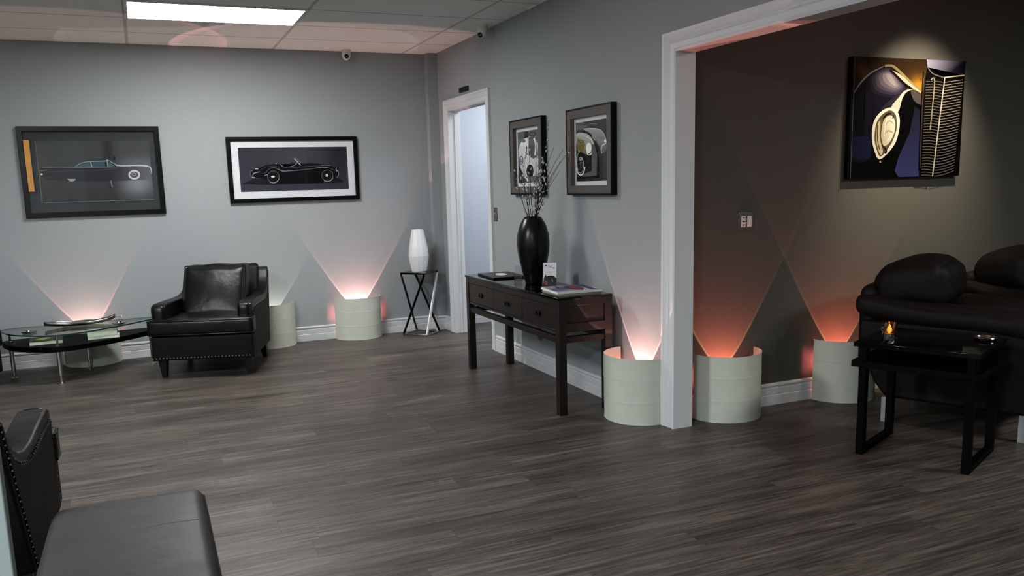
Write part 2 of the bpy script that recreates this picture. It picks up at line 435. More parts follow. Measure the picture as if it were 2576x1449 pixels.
# ---------------------------------------------------------------- room shell
struct(MB().box(-6.6, 4.7, -10.1, 1.5, -0.08, 0.0).build('floor', M['floor']), 'dark grey-brown wood-look plank floor')
struct(MB().box(-6.6, 4.7, -10.1, 1.5, H, H + 0.08).build('ceiling', M['ceil']), 'white suspended tile ceiling')
struct(MB().box(-6.6, WT, 0.0, 0.10, 0, H).build('wall_back', M['wall']), 'grey back wall behind armchair and lamps')
DA, DB, DT = -0.375, -1.325, 2.15         # doorway
OA, OB, OT = -4.0955, -7.2, 2.1435        # wide cased opening
w = MB()
w.box(0, WT, DA, 0.0, 0, H).box(0, WT, DB, DA, DT, H).box(0, WT, OA, DB, 0, H).box(0, WT, OB, OA, OT, H).box(0, WT, -10.0, OB, 0, H)
struct(w.build('wall_right', M['wall']), 'grey side wall with doorway and wide opening')
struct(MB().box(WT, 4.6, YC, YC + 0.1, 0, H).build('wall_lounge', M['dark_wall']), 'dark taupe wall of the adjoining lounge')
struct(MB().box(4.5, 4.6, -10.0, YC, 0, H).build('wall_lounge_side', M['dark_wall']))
struct(MB().box(-6.6, -6.5, -10.0, 0.0, 0, H).build('wall_far_left', M['wall']))
w = MB(); WX0, WX1, WZ0, WZ1 = -4.74, -4.6, 1.55, 2.5
w.box(-6.6, WX0, -10.1, -10.0, 0, H).box(WX1, 4.6, -10.1, -10.0, 0, H).box(WX0, WX1, -10.1, -10.0, 0, WZ0).box(WX0, WX1, -10.1, -10.0, WZ1, H)
struct(w.build('wall_front', M['wall']))
wn = struct(MB().box(WX0, WX1, -10.08, -10.06, WZ0, WZ1).build('amber_glow_panel', M['amber_glow']))  # unseen glowing panel, added only to be mirrored in the picture glass
fr = MB()
for (a, b, c, d) in ((WX0 - .03, WX0, WZ0 - .03, WZ1 + .03), (WX1, WX1 + .03, WZ0 - .03, WZ1 + .03), (WX0, WX1, WZ0 - .03, WZ0), (WX0, WX1, WZ1, WZ1 + .03)):
    fr.box(a, b, -10.0, -9.97, c, d)
fr.build('glow_panel_frame', M['black_frame'], wn)
# boxed-in corner
struct(MB().box(-0.10, 0.0, -0.092, 0.0, 0, H).build('trim_1', M['wall']), 'grey boxed-in corner column')
# half partition the photograph was taken beside
struct(MB().box(-3.55, -3.010, -6.60, -6.575, 0, H).build('wall_left', M['partition'], bevel=0.003), 'pale end of partition wall at left edge')
# room beyond the doorway
struct(MB().box(WT, 2.4, 0.09, 0.16, 0, H).build('wall_corridor_back', M['bright_wall']))
struct(MB().box(2.4, 2.47, YC + 0.1, 0.16, 0, H).build('wall_corridor_side', M['bright_wall']))
struct(MB().box(WT, 2.4, -2.75, -2.68, 0, H).build('wall_corridor_front', M['bright_wall']))

# baseboards: moulded profile (depth, height)
PROF = [(0, 0), (0.017, 0), (0.017, 0.062), (0.012, 0.066), (0.014, 0.070), (0.014, 0.108), (0.010, 0.112), (0.010, 0.118), (0.016, 0.122), (0.018, 0.130), (0.015, 0.138), (0.006, 0.142), (0, 0.142)]
def base_y(mb, x0, x1, y, sgn=-1):   # runs along x, standing off the wall toward sgn*y
    mb.prism([(y + sgn * d, z) for d, z in PROF], x0, x1, 'x')
def base_x(mb, y0, y1, x, sgn=-1):
    mb.prism([(x + sgn * d, z) for d, z in PROF], y0, y1, 'y')
b = MB(); base_y(b, -6.5, -0.10, 0.0); struct(b.build('baseboard_back', M['trim']), 'white moulded baseboard on the back wall')
b = MB(); base_y(b, -0.117, 0.0, -0.092); base_x(b, -0.092, 0.0, -0.10); struct(b.build('baseboard_corner', M['trim']))
b = MB(); base_x(b, -0.28, -0.092, 0.0); base_x(b, -3.98, -1.42, 0.0); struct(b.build('baseboard_right', M['trim']), 'white moulded baseboard on the side wall')
b = MB(); base_y(b, WT, 4.5, YC); struct(b.build('baseboard_lounge', M['trim']), 'white moulded baseboard on the dark lounge wall')
b = MB(); base_y(b, WT, 2.4, 0.09); struct(b.build('baseboard_corridor', M['trim']))

# casings: stepped profile across the width (t from inner edge 0 -> outer edge 1, thickness)
CAS = [(0.0, 0.012), (0.10, 0.016), (0.16, 0.012), (0.42, 0.012), (0.50, 0.017), (0.56, 0.014), (0.80, 0.020), (0.86, 0.024), (1.0, 0.024)]
def casing(mb, yi, yo, zi, zo, x=0.0, sgn=-1, y2i=None, y2o=None):
    """mitred casing on wall x: left upright, head, and the far upright when given"""
    n = len(CAS)
    def ring(fn): return [mb.bm.verts.new(fn(t, th)) for t, th in CAS]
    Y = lambda t: yi + (yo - yi) * t
    Z = lambda t: zi + (zo - zi) * t
    r0 = ring(lambda t, th: (x + sgn * th, Y(t), 0)); r1 = ring(lambda t, th: (x + sgn * th, Y(t), Z(t)))
    Y2 = lambda t: y2i + (y2o - y2i) * t
    r2 = ring(lambda t, th: (x + sgn * th, Y2(t), Z(t))); r3 = ring(lambda t, th: (x + sgn * th, Y2(t), 0))
    rs = [r0, r1, r2, r3]
    for A, B in zip(rs, rs[1:]):
        for k in range(n - 1): mb._f([A[k], A[k + 1], B[k + 1], B[k]])
    # inner and outer returns to the wall
    for k in (0, n - 1):
        wv = [mb.bm.verts.new((x, v[k].co.y, v[k].co.z)) for v in rs]
        for i in range(3): mb._f([rs[i][k], rs[i + 1][k], wv[i + 1], wv[i]])
c = MB(); casing(c, DA, -0.275, DT, 2.25, y2i=DB, y2o=-1.42)
c.box(-0.0115, WT + 0.004, DA - 0.002, DA + 0.006, 0, DT + .006).box(-0.0115, WT + 0.004, DB - 0.006, DB + 0.002, 0, DT + .006).box(-0.0115, WT + 0.004, DB, DA, DT - 0.002, DT + 0.006)
c.box(0.05, 0.062, DA - 0.013, DA - 0.001, 0, DT - 0.001).box(0.05, 0.062, DB + 0.001, DB + 0.013, 0, DT - 0.001).box(0.05, 0.062, DB + 0.012, DA - 0.012, DT - 0.013, DT - 0.001)
struct(c.build('door_1', M['trim']), 'white cased doorway to the bright corridor')
c = MB(); casing(c, OA, -3.982, OT, 2.2475, y2i=OB, y2o=OB - 0.113)
c.box(-0.0115, WT + 0.0115, OA - 0.002, OA + 0.006, 0, OT + .006).box(-0.0115, WT + 0.0115, OB - 0.006, OB + 0.002, 0, OT + .006).box(-0.0115, WT + 0.0115, OB, OA, OT - 0.002, OT + 0.006)
casing(c, OA, -3.982, OT, 2.2475, x=WT, sgn=1, y2i=OB, y2o=OB - 0.113)
struct(c.build('door_2', M['trim']), 'white cased wide opening into the dark lounge')

# ---------------------------------------------------------------- ceiling light panel
px0, px1 = TX - 2 * 1.2192, TX - 1.2192; py1, py0 = TY - 0.6096, TY - 1.2192
cl = thing('ceiling_light', 'bright white rectangular light panel in the tile ceiling', 'ceiling light', ((px0 + px1) / 2, (py0 + py1) / 2, H))
hx, hy = 0.6096, 0.3048
f = MB()
for (a, b_, c_, d) in ((-hx, hx, -hy, -hy + .022), (-hx, hx, hy - .022, hy), (-hx, -hx + .022, -hy + .022, hy - .022), (hx - .022, hx, -hy + .022, hy - .022)):
    f.box(a, b_, c_, d, -0.008, 0)
f.build('light_frame', M['white_plastic'], cl)
MB().box(-hx + .022, hx - .022, -hy + .022, hy - .022, -0.005, -0.001).build('diffuser', M['diffuser'], cl)

# ---------------------------------------------------------------- security cameras
def sec_cam(loc, rz, tilt, label):
    t = thing('security_camera', label, 'security camera', loc, rz, 'ceiling security cameras')
    m = MB(); m.lathe([(0.046, 0), (0.046, -0.012), (0.043, -0.018), (0.040, -0.022)], (0, 0, 0), 24)
    m.build('mount_ring', M['white_plastic'], t, smooth=40)
    d = Vector((0, -math.cos(tilt), -math.sin(tilt)))
    m = MB(); m.lathe([(0.038, 0.0), (0.041, -0.018), (0.040, -0.04), (0.034, -0.058), (0.022, -0.07), (0.006, -0.075)], (0, 0, -0.02), 24)
    m.build('turret_ball', M['white_plastic'], t, smooth=60)
    c0 = Vector((0, 0, -0.055)) + d * 0.026
    m = MB(); m.lathe([(0.021, 0), (0.021, 0.014), (0.017, 0.017), (0.004, 0.014)], c0, 20, axis=d)
    le = m.build('lens', M['black_plastic'], t, smooth=40)
    m = MB(); m.lathe([(0.004, 0.012), (0.004, 0.018), (0.002, 0.019)], c0, 12, axis=d); m.build('lens_glint', M['white_plastic'], le)
sec_cam((-0.895, -0.105, H), math.radians(-8), 0.25, 'white turret security camera on the ceiling above the roadster picture')
sec_cam((-0.10, -1.53, H), math.radians(-62), 0.6, 'white turret security camera on the ceiling beside the doorway wall')

# ---------------------------------------------------------------- wall plates and signs
t = thing('light_switch', 'steel two-gang plate with white dimmer and rocker on dark wall', 'light switch', (0.6183, YC, 1.185))
m = MB(); m.box(-.058, .058, -.006, 0, -.057, .057); m.build('cover_plate', M['steel_plate'], t, bevel=.003)
for i, x in enumerate((-.023, .023)):
    m = MB(); m.box(x - .0165, x + .0165, -.010, -.005, -.033, .033); sw = m.build('dimmer' if i == 0 else 'rocker', M['white_plastic'], t, bevel=.002)
    m = MB()
    if i == 0:
        m.box(x - .009, x + .009, -.0125, -.0095, -.003, .002); m.box(x - .008, x + .008, -.0108, -.0098, .022, .025); m.box(x - .001, x + .005, -.0108, -.0098, -.026, -.016)
        m.build('slider', M['gunmetal'], sw)
    else:
        m.box(x - .009, x + .009, -.0125, -.0095, -.024, .024); m.build('paddle', M['white_plastic'], sw, bevel=.002)
for x in (-.023, .023):
    for z in (-.047, .047): MB().cyl((x, -.0075, z), (x, -.005, z), .003, seg=10).build('screw', M['steel_plate'], t)
t = thing('light_switch', 'steel single toggle switch on grey wall beside the doorway', 'light switch', (0, -1.468, 1.197), -PI / 2)
m = MB(); m.box(-.036, .036, -.006, 0, -.058, .058); m.build('cover_plate', M['steel_plate'], t, bevel=.003)
m = MB(); m.box(-.006, .006, -.018, -.004, -.002, .014); m.build('toggle', M['white_plastic'], t, bevel=.002)
t = thing('wall_outlet', 'dark power outlet low on grey wall under the console table', 'power outlet', (0, -2.29, 0.30), -PI / 2)
m = MB(); m.box(-.038, .038, -.006, 0, -.058, .058); m.build('cover_plate', M['steel_plate'], t, bevel=.003)
m = MB()
for z in (-.022, .022): m.box(-.016, .016, -.0085, -.004, z - .014, z + .014)
m.build('sockets', M['black_plastic'], t, bevel=.002)
t = thing('door_sign', 'small black name plate on wall above the doorway', 'sign', (0, -0.815, 2.303), -PI / 2)
m = MB(); m.box(-.108, .108, -.014, 0, -.021, .021); m.build('holder', M['black_plastic'], t, bevel=.002)
m = MB(); m.box(-.07, .06, -.0165, -.013, -.010, .010); m.build('insert', M['gunmetal'], t)

# ---------------------------------------------------------------- framed pictures
def homography(quad):
    """maps image-crop points inside quad (TL,TR,BR,BL) to unit square, v up"""
    import numpy as np
    A = []; B = []
    for (x, y), (u, v) in zip(quad, ((0, 1), (1, 1), (1, 0), (0, 0))):
        A += [[x, y, 1, 0, 0, 0, -u * x, -u * y], [0, 0, 0, x, y, 1, -v * x, -v * y]]; B += [u, v]
    h = np.linalg.solve(np.array(A, float), np.array(B, float))
    return lambda x, y: ((h[0] * x + h[1] * y + h[2]) / (h[6] * x + h[7] * y + 1), (h[3] * x + h[4] * y + h[5]) / (h[6] * x + h[7] * y + 1))
class Art:
    """flat print made of layered coloured shapes; drawn in sketch units, mapped onto a w x h sheet (local x right, z up, facing -y)"""
    def __init__(s, quad, w, h): s.H = homography(quad); s.w, s.h = w, h; s.bm = bmesh.new(); s.cl = s.bm.loops.layers.color.new('ink'); s.k = 0
    def pt(s, x, y):
        u, v = s.H(x, y); u = min(1, max(0, u)); v = min(1, max(0, v))
        return Vector(((u - .5) * s.w, -s.k * 0.00012, (v - .5) * s.h))
    def face(s, vs, cols):
        try: f = s.bm.faces.new(vs)
        except ValueError: return
        for l, c in zip(f.loops, cols): l[s.cl] = tuple(x / 255.0 for x in c) + (1,)
    def bg(s, fn, nu=40, nv=28):
        g = [[s.bm.verts.new(((i / nu - .5) * s.w, 0, (j / nv - .5) * s.h)) for j in range(nv + 1)] for i in range(nu + 1)]
        for i in range(nu):
            for j in range(nv):
                ij = ((i, j), (i + 1, j), (i + 1, j + 1), (i, j + 1))
                s.face([g[a][b] for a, b in ij], [fn(a / nu, b / nv) for a, b in ij])
        s.k += 1
    def poly(s, pts, col, smooth=0, grad=None):
        """filled shape; grad = fn(x, y) -> colour for per-corner shading"""
        P = [tuple(p) for p in (spline([(a, b, 0) for a, b in pts], smooth, True) if smooth else pts)]
        P = [(p[0], p[1]) for p in P]
        vs = [s.bm.verts.new(s.pt(*p)) for p in P]
        try: f = s.bm.faces.new(vs)
        except ValueError: return
        cols = [grad(*p) if grad else col for p in P]
        for l, c in zip(f.loops, cols): l[s.cl] = tuple(x / 255.0 for x in c) + (1,)
        bmesh.ops.triangulate(s.bm, faces=[f]); s.k += 1
    def line(s, pts, w, col, smooth=6, col2=None, taper=False):
        P = [Vector((a, b, 0)) for a, b in pts]
        if smooth and len(P) > 2: P = spline(P, smooth)
        n = len(P); L, R = [], []
        for i, p in enumerate(P):
            t = (P[min(n - 1, i + 1)] - P[max(0, i - 1)])
            t = t.normalized() if t.length else Vector((1, 0, 0))
            nn = Vector((-t.y, t.x, 0)); ww = w / 2 * (math.sin(PI * (i + .5) / n) ** .6 if taper else 1)
            L.append(s.bm.verts.new(s.pt(*(p + nn * ww)[:2]))); R.append(s.bm.verts.new(s.pt(*(p - nn * ww)[:2])))
        for i in range(n - 1):
            f = lambda q: tuple(a + (b_ - a) * q for a, b_ in zip(col, col2 or col))
            ca, cb = f(i / n), f((i + 1) / n)
            s.face([L[i], L[i + 1], R[i + 1], R[i]], [ca, cb, cb, ca])
        s.k += 1
    def ell(s, cx, cy, rx, ry, col, rot=0, n=24, grad=None):
        c, d = math.cos(rot), math.sin(rot)
        s.poly([(cx + rx * math.cos(2 * PI * i / n) * c - ry * math.sin(2 * PI * i / n) * d, cy + rx * math.cos(2 * PI * i / n) * d + ry * math.sin(2 * PI * i / n) * c) for i in range(n)], col, 0, grad)
    def ring(s, cx, cy, rx, ry, w, col, a0=0, a1=2 * PI, n=26, rot=0):
        c, d = math.cos(rot), math.sin(rot)
        P = [(cx + rx * math.cos(a0 + (a1 - a0) * i / n) * c - ry * math.sin(a0 + (a1 - a0) * i / n) * d, cy + rx * math.cos(a0 + (a1 - a0) * i / n) * d + ry * math.sin(a0 + (a1 - a0) * i / n) * c) for i in range(n + 1)]
        s.line(P, w, col, 0)
    def build(s, name, m, parent, loc):
        me = bpy.data.meshes.new(name); s.bm.to_mesh(me); s.bm.free(); me.materials.append(m)
        for p in me.polygons:
            if p.normal.y > 0: p.flip()
        o = bpy.data.objects.new(name, me); COL.objects.link(o); o.parent = parent; o.location = loc
        return o
def mixc(a, b, t): t = max(0, min(1, t)); return tuple(p + (q - p) * t for p, q in zip(a, b))
def gauss(u, v, cu, cv, su, sv): return math.exp(-((u - cu) / su) ** 2 - ((v - cv) / sv) ** 2)
def ring_frame(mb, w, h, fw, y0, y1):
    """mitred rectangular frame, outer size w x h, bar width fw, from depth y0 (wall) to y1 (front, negative)"""
    o = [(-w / 2, -h / 2), (w / 2, -h / 2), (w / 2, h / 2), (-w / 2, h / 2)]
    i = [(-w / 2 + fw, -h / 2 + fw), (w / 2 - fw, -h / 2 + fw), (w / 2 - fw, h / 2 - fw), (-w / 2 + fw, h / 2 - fw)]
    V = lambda p, y: mb.bm.verts.new((p[0], y, p[1]))
    A = [V(p, y0) for p in o]; B = [V(p, y1) for p in o]; C_ = [V(p, y1) for p in i]; D = [V(p, y0) for p in i]
    for k in range(4):
        l = (k + 1) % 4
        mb._f([A[k], A[l], B[l], B[k]]); mb._f([B[k], B[l], C_[l], C_[k]]); mb._f([C_[k], C_[l], D[l], D[k]]); mb._f([D[k], D[l], A[l], A[k]])
    return mb

# picture P: dark sedan, charcoal mat
x0, x1, z0, z1 = -3.6727, -2.5766, 1.2781, 2.0341
w_, h_ = x1 - x0, z1 - z0
tP = thing('framed_picture', 'wide black frame with charcoal mat and dark finned sedan photo', 'picture', ((x0 + x1) / 2, -0.001, (z0 + z1) / 2))
ring_frame(MB(), w_, h_, 0.042, 0, -0.03).build('frame', M['black_frame'], tP, bevel=.003)
ring_frame(MB(), w_ - .08, h_ - .08, 0.082, -0.004, -0.012).build('mat_board', M['grey_mat'], tP)
a = Art(((395, 362), (1770, 352), (1840, 1075), (488, 1112)), 0.875, 0.512)
def bgP(u, v):
    c = mixc((60, 60, 62), (76, 78, 80), v)
    c = mixc(c, (150, 155, 160), 0.75 * gauss(u, v, .86, .28, .16, .22)); c = mixc(c, (118, 122, 126), .6 * gauss(u, v, .9, .62, .2, .12))
    c = mixc(c, (40, 40, 42), .7 * gauss(u, v, .62, .9, .05, .8)); return mixc(c, (92, 78, 58), .4 * gauss(u, v, 0, .6, .1, .5))
a.bg(bgP)
a.poly([(440, 720), (480, 680), (640, 676), (850, 680), (960, 620), (1010, 592), (1245, 586), (1380, 648), (1440, 655), (1640, 652), (1750, 662), (1790, 690), (1800, 760), (1796, 830), (1500, 842), (1300, 850), (900, 848), (560, 835), (480, 800)], (52, 52, 58), grad=lambda x, y: mixc((50, 50, 56), (112, 114, 118), (x - 1300) / 600))
a.poly([(960, 625), (1012, 600), (1240, 594), (1256, 612), (1000, 616)], (96, 98, 104))
a.poly([(890, 678), (975, 632), (1060, 616), (1078, 678)], (74, 98, 102)); a.poly([(1088, 614), (1232, 606), (1240, 672), (1100, 676)], (66, 90, 96)); a.poly([(1280, 615), (1370, 660), (1285, 672)], (80, 96, 98))
a.line([(870, 680), (960, 624), (1070, 608), (1240, 600), (1270, 590), (1380, 650)], 9, (130, 160, 164)); a.line([(1066, 612), (1082, 678)], 12, (150, 168, 172)); a.line([(1266, 595), (1276, 675)], 12, (160, 172, 176))
a.line([(480, 682), (700, 676), (900, 682), (1280, 676), (1400, 672)], 7, (120, 122, 128)); a.line([(500, 740), (800, 720), (1200, 712), (1380, 690)], 5, (84, 84, 92))
a.line([(1370, 655), (1440, 660), (1640, 656), (1750, 664), (1795, 690), (1806, 760)], 17, (186, 188, 192), taper=True)
a.ring(1595, 770, 62, 48, 22, (190, 192, 194)); a.ell(1595, 765, 40, 30, (86, 88, 92)); a.ring(1590, 765, 24, 17, 8, (150, 152, 156))
a.poly([(780, 818), (888, 820), (870, 842), (830, 850), (800, 838)], (172, 172, 170)); a.line([(446, 720), (540, 712)], 14, (120, 108, 84)); a.ell(474, 762, 14, 11, (225, 222, 214)); a.line([(480, 800), (640, 805)], 10, (78, 66, 46))
a.line([(1310, 840), (1330, 925)], 14, (120, 122, 124))
a.poly([(1336, 545), (1364, 545), (1366, 590), (1338, 590)], (30, 31, 32))
a.line([(395, 364), (488, 1110), (1838, 1073)], 5, (150, 152, 152), 0)
a.build('photo_print', M['art_P'], tP, (0.022, -0.0145, 0))
m = MB(); m.grid(lambda u, v: ((u - .5) * (w_ - .084), -.023, (v - .5) * (h_ - .084)), 1, 1); m.build('glass', M['glass_pane'], tP)

# picture Q: black roadster, white mat
x0, x1, z0, z1 = -2.0228, -0.8202, 1.3453, 1.9395
w_, h_ = x1 - x0, z1 - z0
tQ = thing('framed_picture', 'long black frame with white mat and open black roadster photo', 'picture', ((x0 + x1) / 2, -0.001, (z0 + z1) / 2))
ring_frame(MB(), w_, h_, 0.037, 0, -0.03).build('frame', M['black_frame'], tQ, bevel=.003)
ring_frame(MB(), w_ - .07, h_ - .07, 0.068, -0.004, -0.012).build('mat_board', M['white_mat'], tQ)
a = Art(((362, 385), (2092, 378), (2130, 1040), (418, 1085)), 1.001, 0.398)
def bgQ(u, v):
    c = mixc((66, 66, 78), (58, 59, 66), v); c = mixc(c, (78, 80, 84), .8 * gauss(u, v, .55, .8, .3, .25)); return mixc(c, (44, 46, 50), .7 * gauss(u, v, .92, .8, .1, .5))
a.bg(bgQ)
a.poly([(430, 960), (620, 880), (1950, 850), (2060, 940), (1300, 960), (900, 975)], (34, 34, 42))
a.poly([(560, 800), (590, 755), (690, 700), (830, 652), (960, 636), (1040, 650), (1080, 700), (1210, 705), (1290, 650), (1400, 640), (1700, 645), (1860, 660), (1930, 720), (1968, 800), (1950, 850), (1880, 900), (1700, 940), (1000, 950), (800, 885), (620, 850)], (14, 14, 18))
a.line([(745, 795), (805, 785), (865, 722), (950, 702), (1030, 740), (1120, 762), (1400, 738), (1650, 708), (1770, 700), (1880, 735), (1950, 785)], 12, (104, 104, 112), taper=True)
a.line([(1000, 722), (1090, 755), (1220, 752)], 7, (150, 150, 156), taper=True); a.line([(1560, 718), (1700, 702), (1820, 712)], 8, (150, 150, 156), taper=True)
a.line([(1190, 710), (1400, 690), (1600, 680), (1720, 676)], 8, (90, 92, 100)); a.line([(700, 705), (850, 655), (980, 640), (1050, 655)], 6, (72, 74, 82)); a.line([(1380, 640), (1600, 640), (1800, 660), (1900, 690), (1940, 740)], 6, (66, 68, 74))
a.line([(620, 800), (700, 760), (800, 700), (900, 680), (1000, 690), (1060, 740)], 8, (70, 72, 82)); a.line([(1700, 668), (1850, 672)], 12, (130, 132, 138), taper=True)
a.line([(1262, 560), (1368, 668)], 13, (180, 182, 186), 0); a.line([(1282, 545), (1378, 636)], 7, (130, 132, 138), 0)
a.line([(1045, 655), (1100, 692), (1200, 690), (1275, 662), (1310, 628)], 9, (150, 150, 156)); a.line([(970, 645), (985, 630)], 10, (170, 170, 174), 0)
for cx, cy, r in ((932, 848, 98), (1790, 832, 94)):
    a.ell(cx, cy, r, r, (16, 16, 20)); a.ring(cx, cy, r * .94, r * .94, 9, (108, 110, 116)); a.ring(cx, cy, r * .66, r * .66, 6, (48, 48, 54)); a.ring(cx, cy, r * .97, r * .97, 14, (150, 150, 154), .3, 2.2)
    for k in range(8): a.line([(cx + r * .2 * math.cos(k * PI / 4), cy + r * .2 * math.sin(k * PI / 4)), (cx + r * .6 * math.cos(k * PI / 4), cy + r * .6 * math.sin(k * PI / 4))], 4, (40, 40, 46), 0)
a.ell(925, 845, 32, 15, (225, 222, 214)); a.ell(1782, 828, 22, 24, (210, 208, 202))
a.ring(585, 795, 25, 45, 8, (110, 110, 120)); a.ring(1935, 800, 32, 55, 9, (140, 142, 146), -1.6, 1.6); a.line([(600, 820), (640, 785), (720, 770)], 16, (150, 150, 158), taper=True); a.line([(640, 720), (690, 722)], 16, (200, 200, 204), taper=True)
a.line([(590, 852), (640, 860)], 12, (190, 190, 196), taper=True); a.line([(790, 830), (840, 812)], 18, (140, 140, 146), taper=True); a.line([(1480, 765), (1720, 785)], 6, (50, 52, 56), 0); a.line([(1930, 700), (1925, 740), (1950, 770)], 10, (190, 190, 194), taper=True)
a.line([(720, 595), (800, 620)], 7, (84, 86, 92), taper=True)
a.build('photo_print', M['art_Q'], tQ, (0, -0.0145, 0.003))
m = MB(); m.grid(lambda u, v: ((u - .5) * (w_ - .074), -.023, (v - .5) * (h_ - .074)), 1, 1); m.build('glass', M['glass_pane'], tQ)

# pictures R and S: deep square frames on the side wall
def deep_frame(y0, y1, z0, z1, label):
    w_, h_ = y0 - y1, z1 - z0
    t = thing('framed_picture', label, 'picture', (-0.001, (y0 + y1) / 2, (z0 + z1) / 2), -PI / 2)
    ring_frame(MB(), w_, h_, 0.012, 0, -0.042).build('frame', M['black_frame'], t, bevel=.002)
    ring_frame(MB(), w_ - .022, h_ - .022, 0.052, -0.006, -0.040).build('inner_border', M['taupe_frame'], t, bevel=.001)
    ring_frame(MB(), w_ - .122, h_ - .122, 0.030, -0.006, -0.010).build('mat_board', M['white_mat'], t)
    m = MB(); m.grid(lambda u, v: ((u - .5) * (w_ - .124), -.016, (v - .5) * (h_ - .124)), 1, 1); m.build('glass', M['glass_pane'], t)
    return t, w_ - .18, h_ - .18
tR, pw, ph = deep_frame(-1.885, -2.465, 1.3645, 1.9385, 'square black frame behind the twigs showing a pale racing car front')
a = Art(((250, 415), (560, 372), (575, 1025), (275, 1030)), pw, ph)
a.bg(lambda u, v: mixc((60, 62, 62), (92, 96, 95), v))
a.poly([(255, 470), (350, 440), (500, 440), (560, 460), (560, 380), (255, 415)], (84, 87, 86)); a.ring(460, 440, 45, 22, 8, (30, 31, 31)); a.poly([(350, 410), (400, 405), (405, 480), (345, 490)], (40, 41, 41))
a.poly([(268, 640), (285, 570), (330, 500), (400, 480), (420, 465), (500, 478), (540, 560), (560, 700), (560, 1000), (390, 1010), (350, 940), (300, 860), (272, 760)], (198, 200, 202), 0, lambda x, y: mixc((205, 207, 208), (150, 152, 154), (y - 520) / 480))
a.ell(340, 522, 26, 22, (90, 92, 94)); a.poly([(405, 480), (440, 470), (520, 480), (520, 720), (470, 740), (410, 700)], (84, 86, 88)); a.line([(480, 490), (505, 560), (500, 700)], 22, (215, 217, 218))
a.line([(378, 580), (380, 640), (372, 700), (366, 740)], 9, (28, 28, 30)); a.line([(366, 610), (394, 605)], 8, (28, 28, 30)); a.line([(362, 655), (394, 690)], 8, (28, 28, 30))
a.ring(308, 760, 24, 50, 9, (66, 68, 70)); a.line([(306, 735), (308, 785)], 9, (70, 72, 74), 0)
a.ell(430, 890, 52, 85, (22, 22, 24)); a.ring(430, 890, 54, 88, 10, (212, 213, 214)); a.line([(285, 850), (320, 930)], 16, (40, 40, 42)); a.poly([(380, 955), (560, 940), (560, 1010), (395, 1015)], (96, 98, 100)); a.line([(360, 960), (395, 985), (400, 1010)], 14, (206, 208, 210))
for i in range(4): a.line([(395 + i * 24, 820), (397 + i * 24, 960)], 4, (60, 60, 62), 0)
a.line([(520, 600), (535, 700)], 16, (120, 122, 124))
a.build('photo_print', M['art_R'], tR, (0, -0.0095, 0))
tS, pw, ph = deep_frame(-2.850, -3.460, 1.3640, 1.9370, 'square black frame nearest the wide opening showing old fenders and headlamp')
a = Art(((893, 310), (1290, 250), (1310, 1020), (920, 1022)), pw, ph)
a.bg(lambda u, v: mixc(mixc((52, 54, 53), (60, 62, 60), v), (30, 31, 31), .8 * gauss(u, v, .15, .05, .25, .3)))
a.poly([(900, 330), (1060, 330), (960, 395), (905, 400)], (96, 98, 98)); a.line([(910, 320), (960, 310), (1000, 318)], 10, (130, 132, 132), taper=True); a.line([(1060, 322), (1150, 328)], 9, (130, 132, 132), taper=True)
a.poly([(985, 385), (1100, 376), (1200, 400), (1250, 470), (1272, 560), (1270, 650), (1215, 690), (1200, 640), (1140, 520), (1060, 430)], (128, 130, 130), 5, lambda x, y: mixc((150, 152, 152), (92, 94, 94), (y - 380) / 300))
a.line([(985, 388), (1100, 378), (1200, 402), (1252, 475), (1274, 560)], 7, (190, 192, 192)); a.line([(1268, 562), (1225, 590), (1212, 630), (1216, 690)], 10, (215, 216, 216)); a.ell(1258, 535, 12, 18, (225, 226, 226))
a.poly([(900, 425), (1000, 412), (1090, 450), (1150, 560), (1190, 780), (1195, 985), (940, 990), (905, 700)], (18, 18, 19))
a.poly([(905, 445), (980, 432), (1060, 462), (1115, 540), (1135, 640), (1120, 695), (1060, 705), (1000, 685), (940, 640), (905, 560)], (150, 150, 146), 5, lambda x, y: mixc((172, 173, 172), (110, 104, 82), (y - 440) / 200))
a.poly([(910, 540), (960, 510), (1010, 560), (990, 650), (930, 660)], (112, 98, 58), 4); a.line([(920, 500), (960, 560), (1005, 520)], 8, (70, 62, 40)); a.line([(1000, 470), (1080, 510), (1120, 600)], 8, (214, 214, 206), taper=True)
a.poly([(1095, 560), (1130, 590), (1165, 700), (1165, 955), (1000, 968), (985, 935), (1100, 900)], (92, 94, 92)); a.poly([(1020, 690), (1098, 700), (1098, 900), (1000, 905), (985, 760)], (28, 28, 29)); a.poly([(1085, 425), (1135, 425), (1140, 540), (1100, 500)], (140, 142, 136))
a.ell(1060, 620, 34, 66, (226, 224, 216)); a.ring(1068, 675, 28, 28, 10, (235, 236, 236), 0, PI * 1.1)
a.ring(965, 830, 38, 90, 8, (150, 152, 152), -1.8, 2.2); a.line([(915, 850), (935, 920), (975, 945), (1005, 915), (1020, 850)], 12, (215, 217, 217)); a.line([(925, 700), (920, 800), (935, 890)], 8, (170, 172, 172))
for k in range(7): a.line([(968, 790), (968 + 40 * math.cos(k * .9), 790 + 70 * math.sin(k * .9))], 4, (120, 122, 122), 0)
a.ring(965, 745, 18, 18, 8, (190, 192, 192)); a.line([(930, 640), (950, 660), (925, 700)], 10, (160, 150, 118))
a.build('photo_print', M['art_S'], tS, (0, -0.0095, 0))

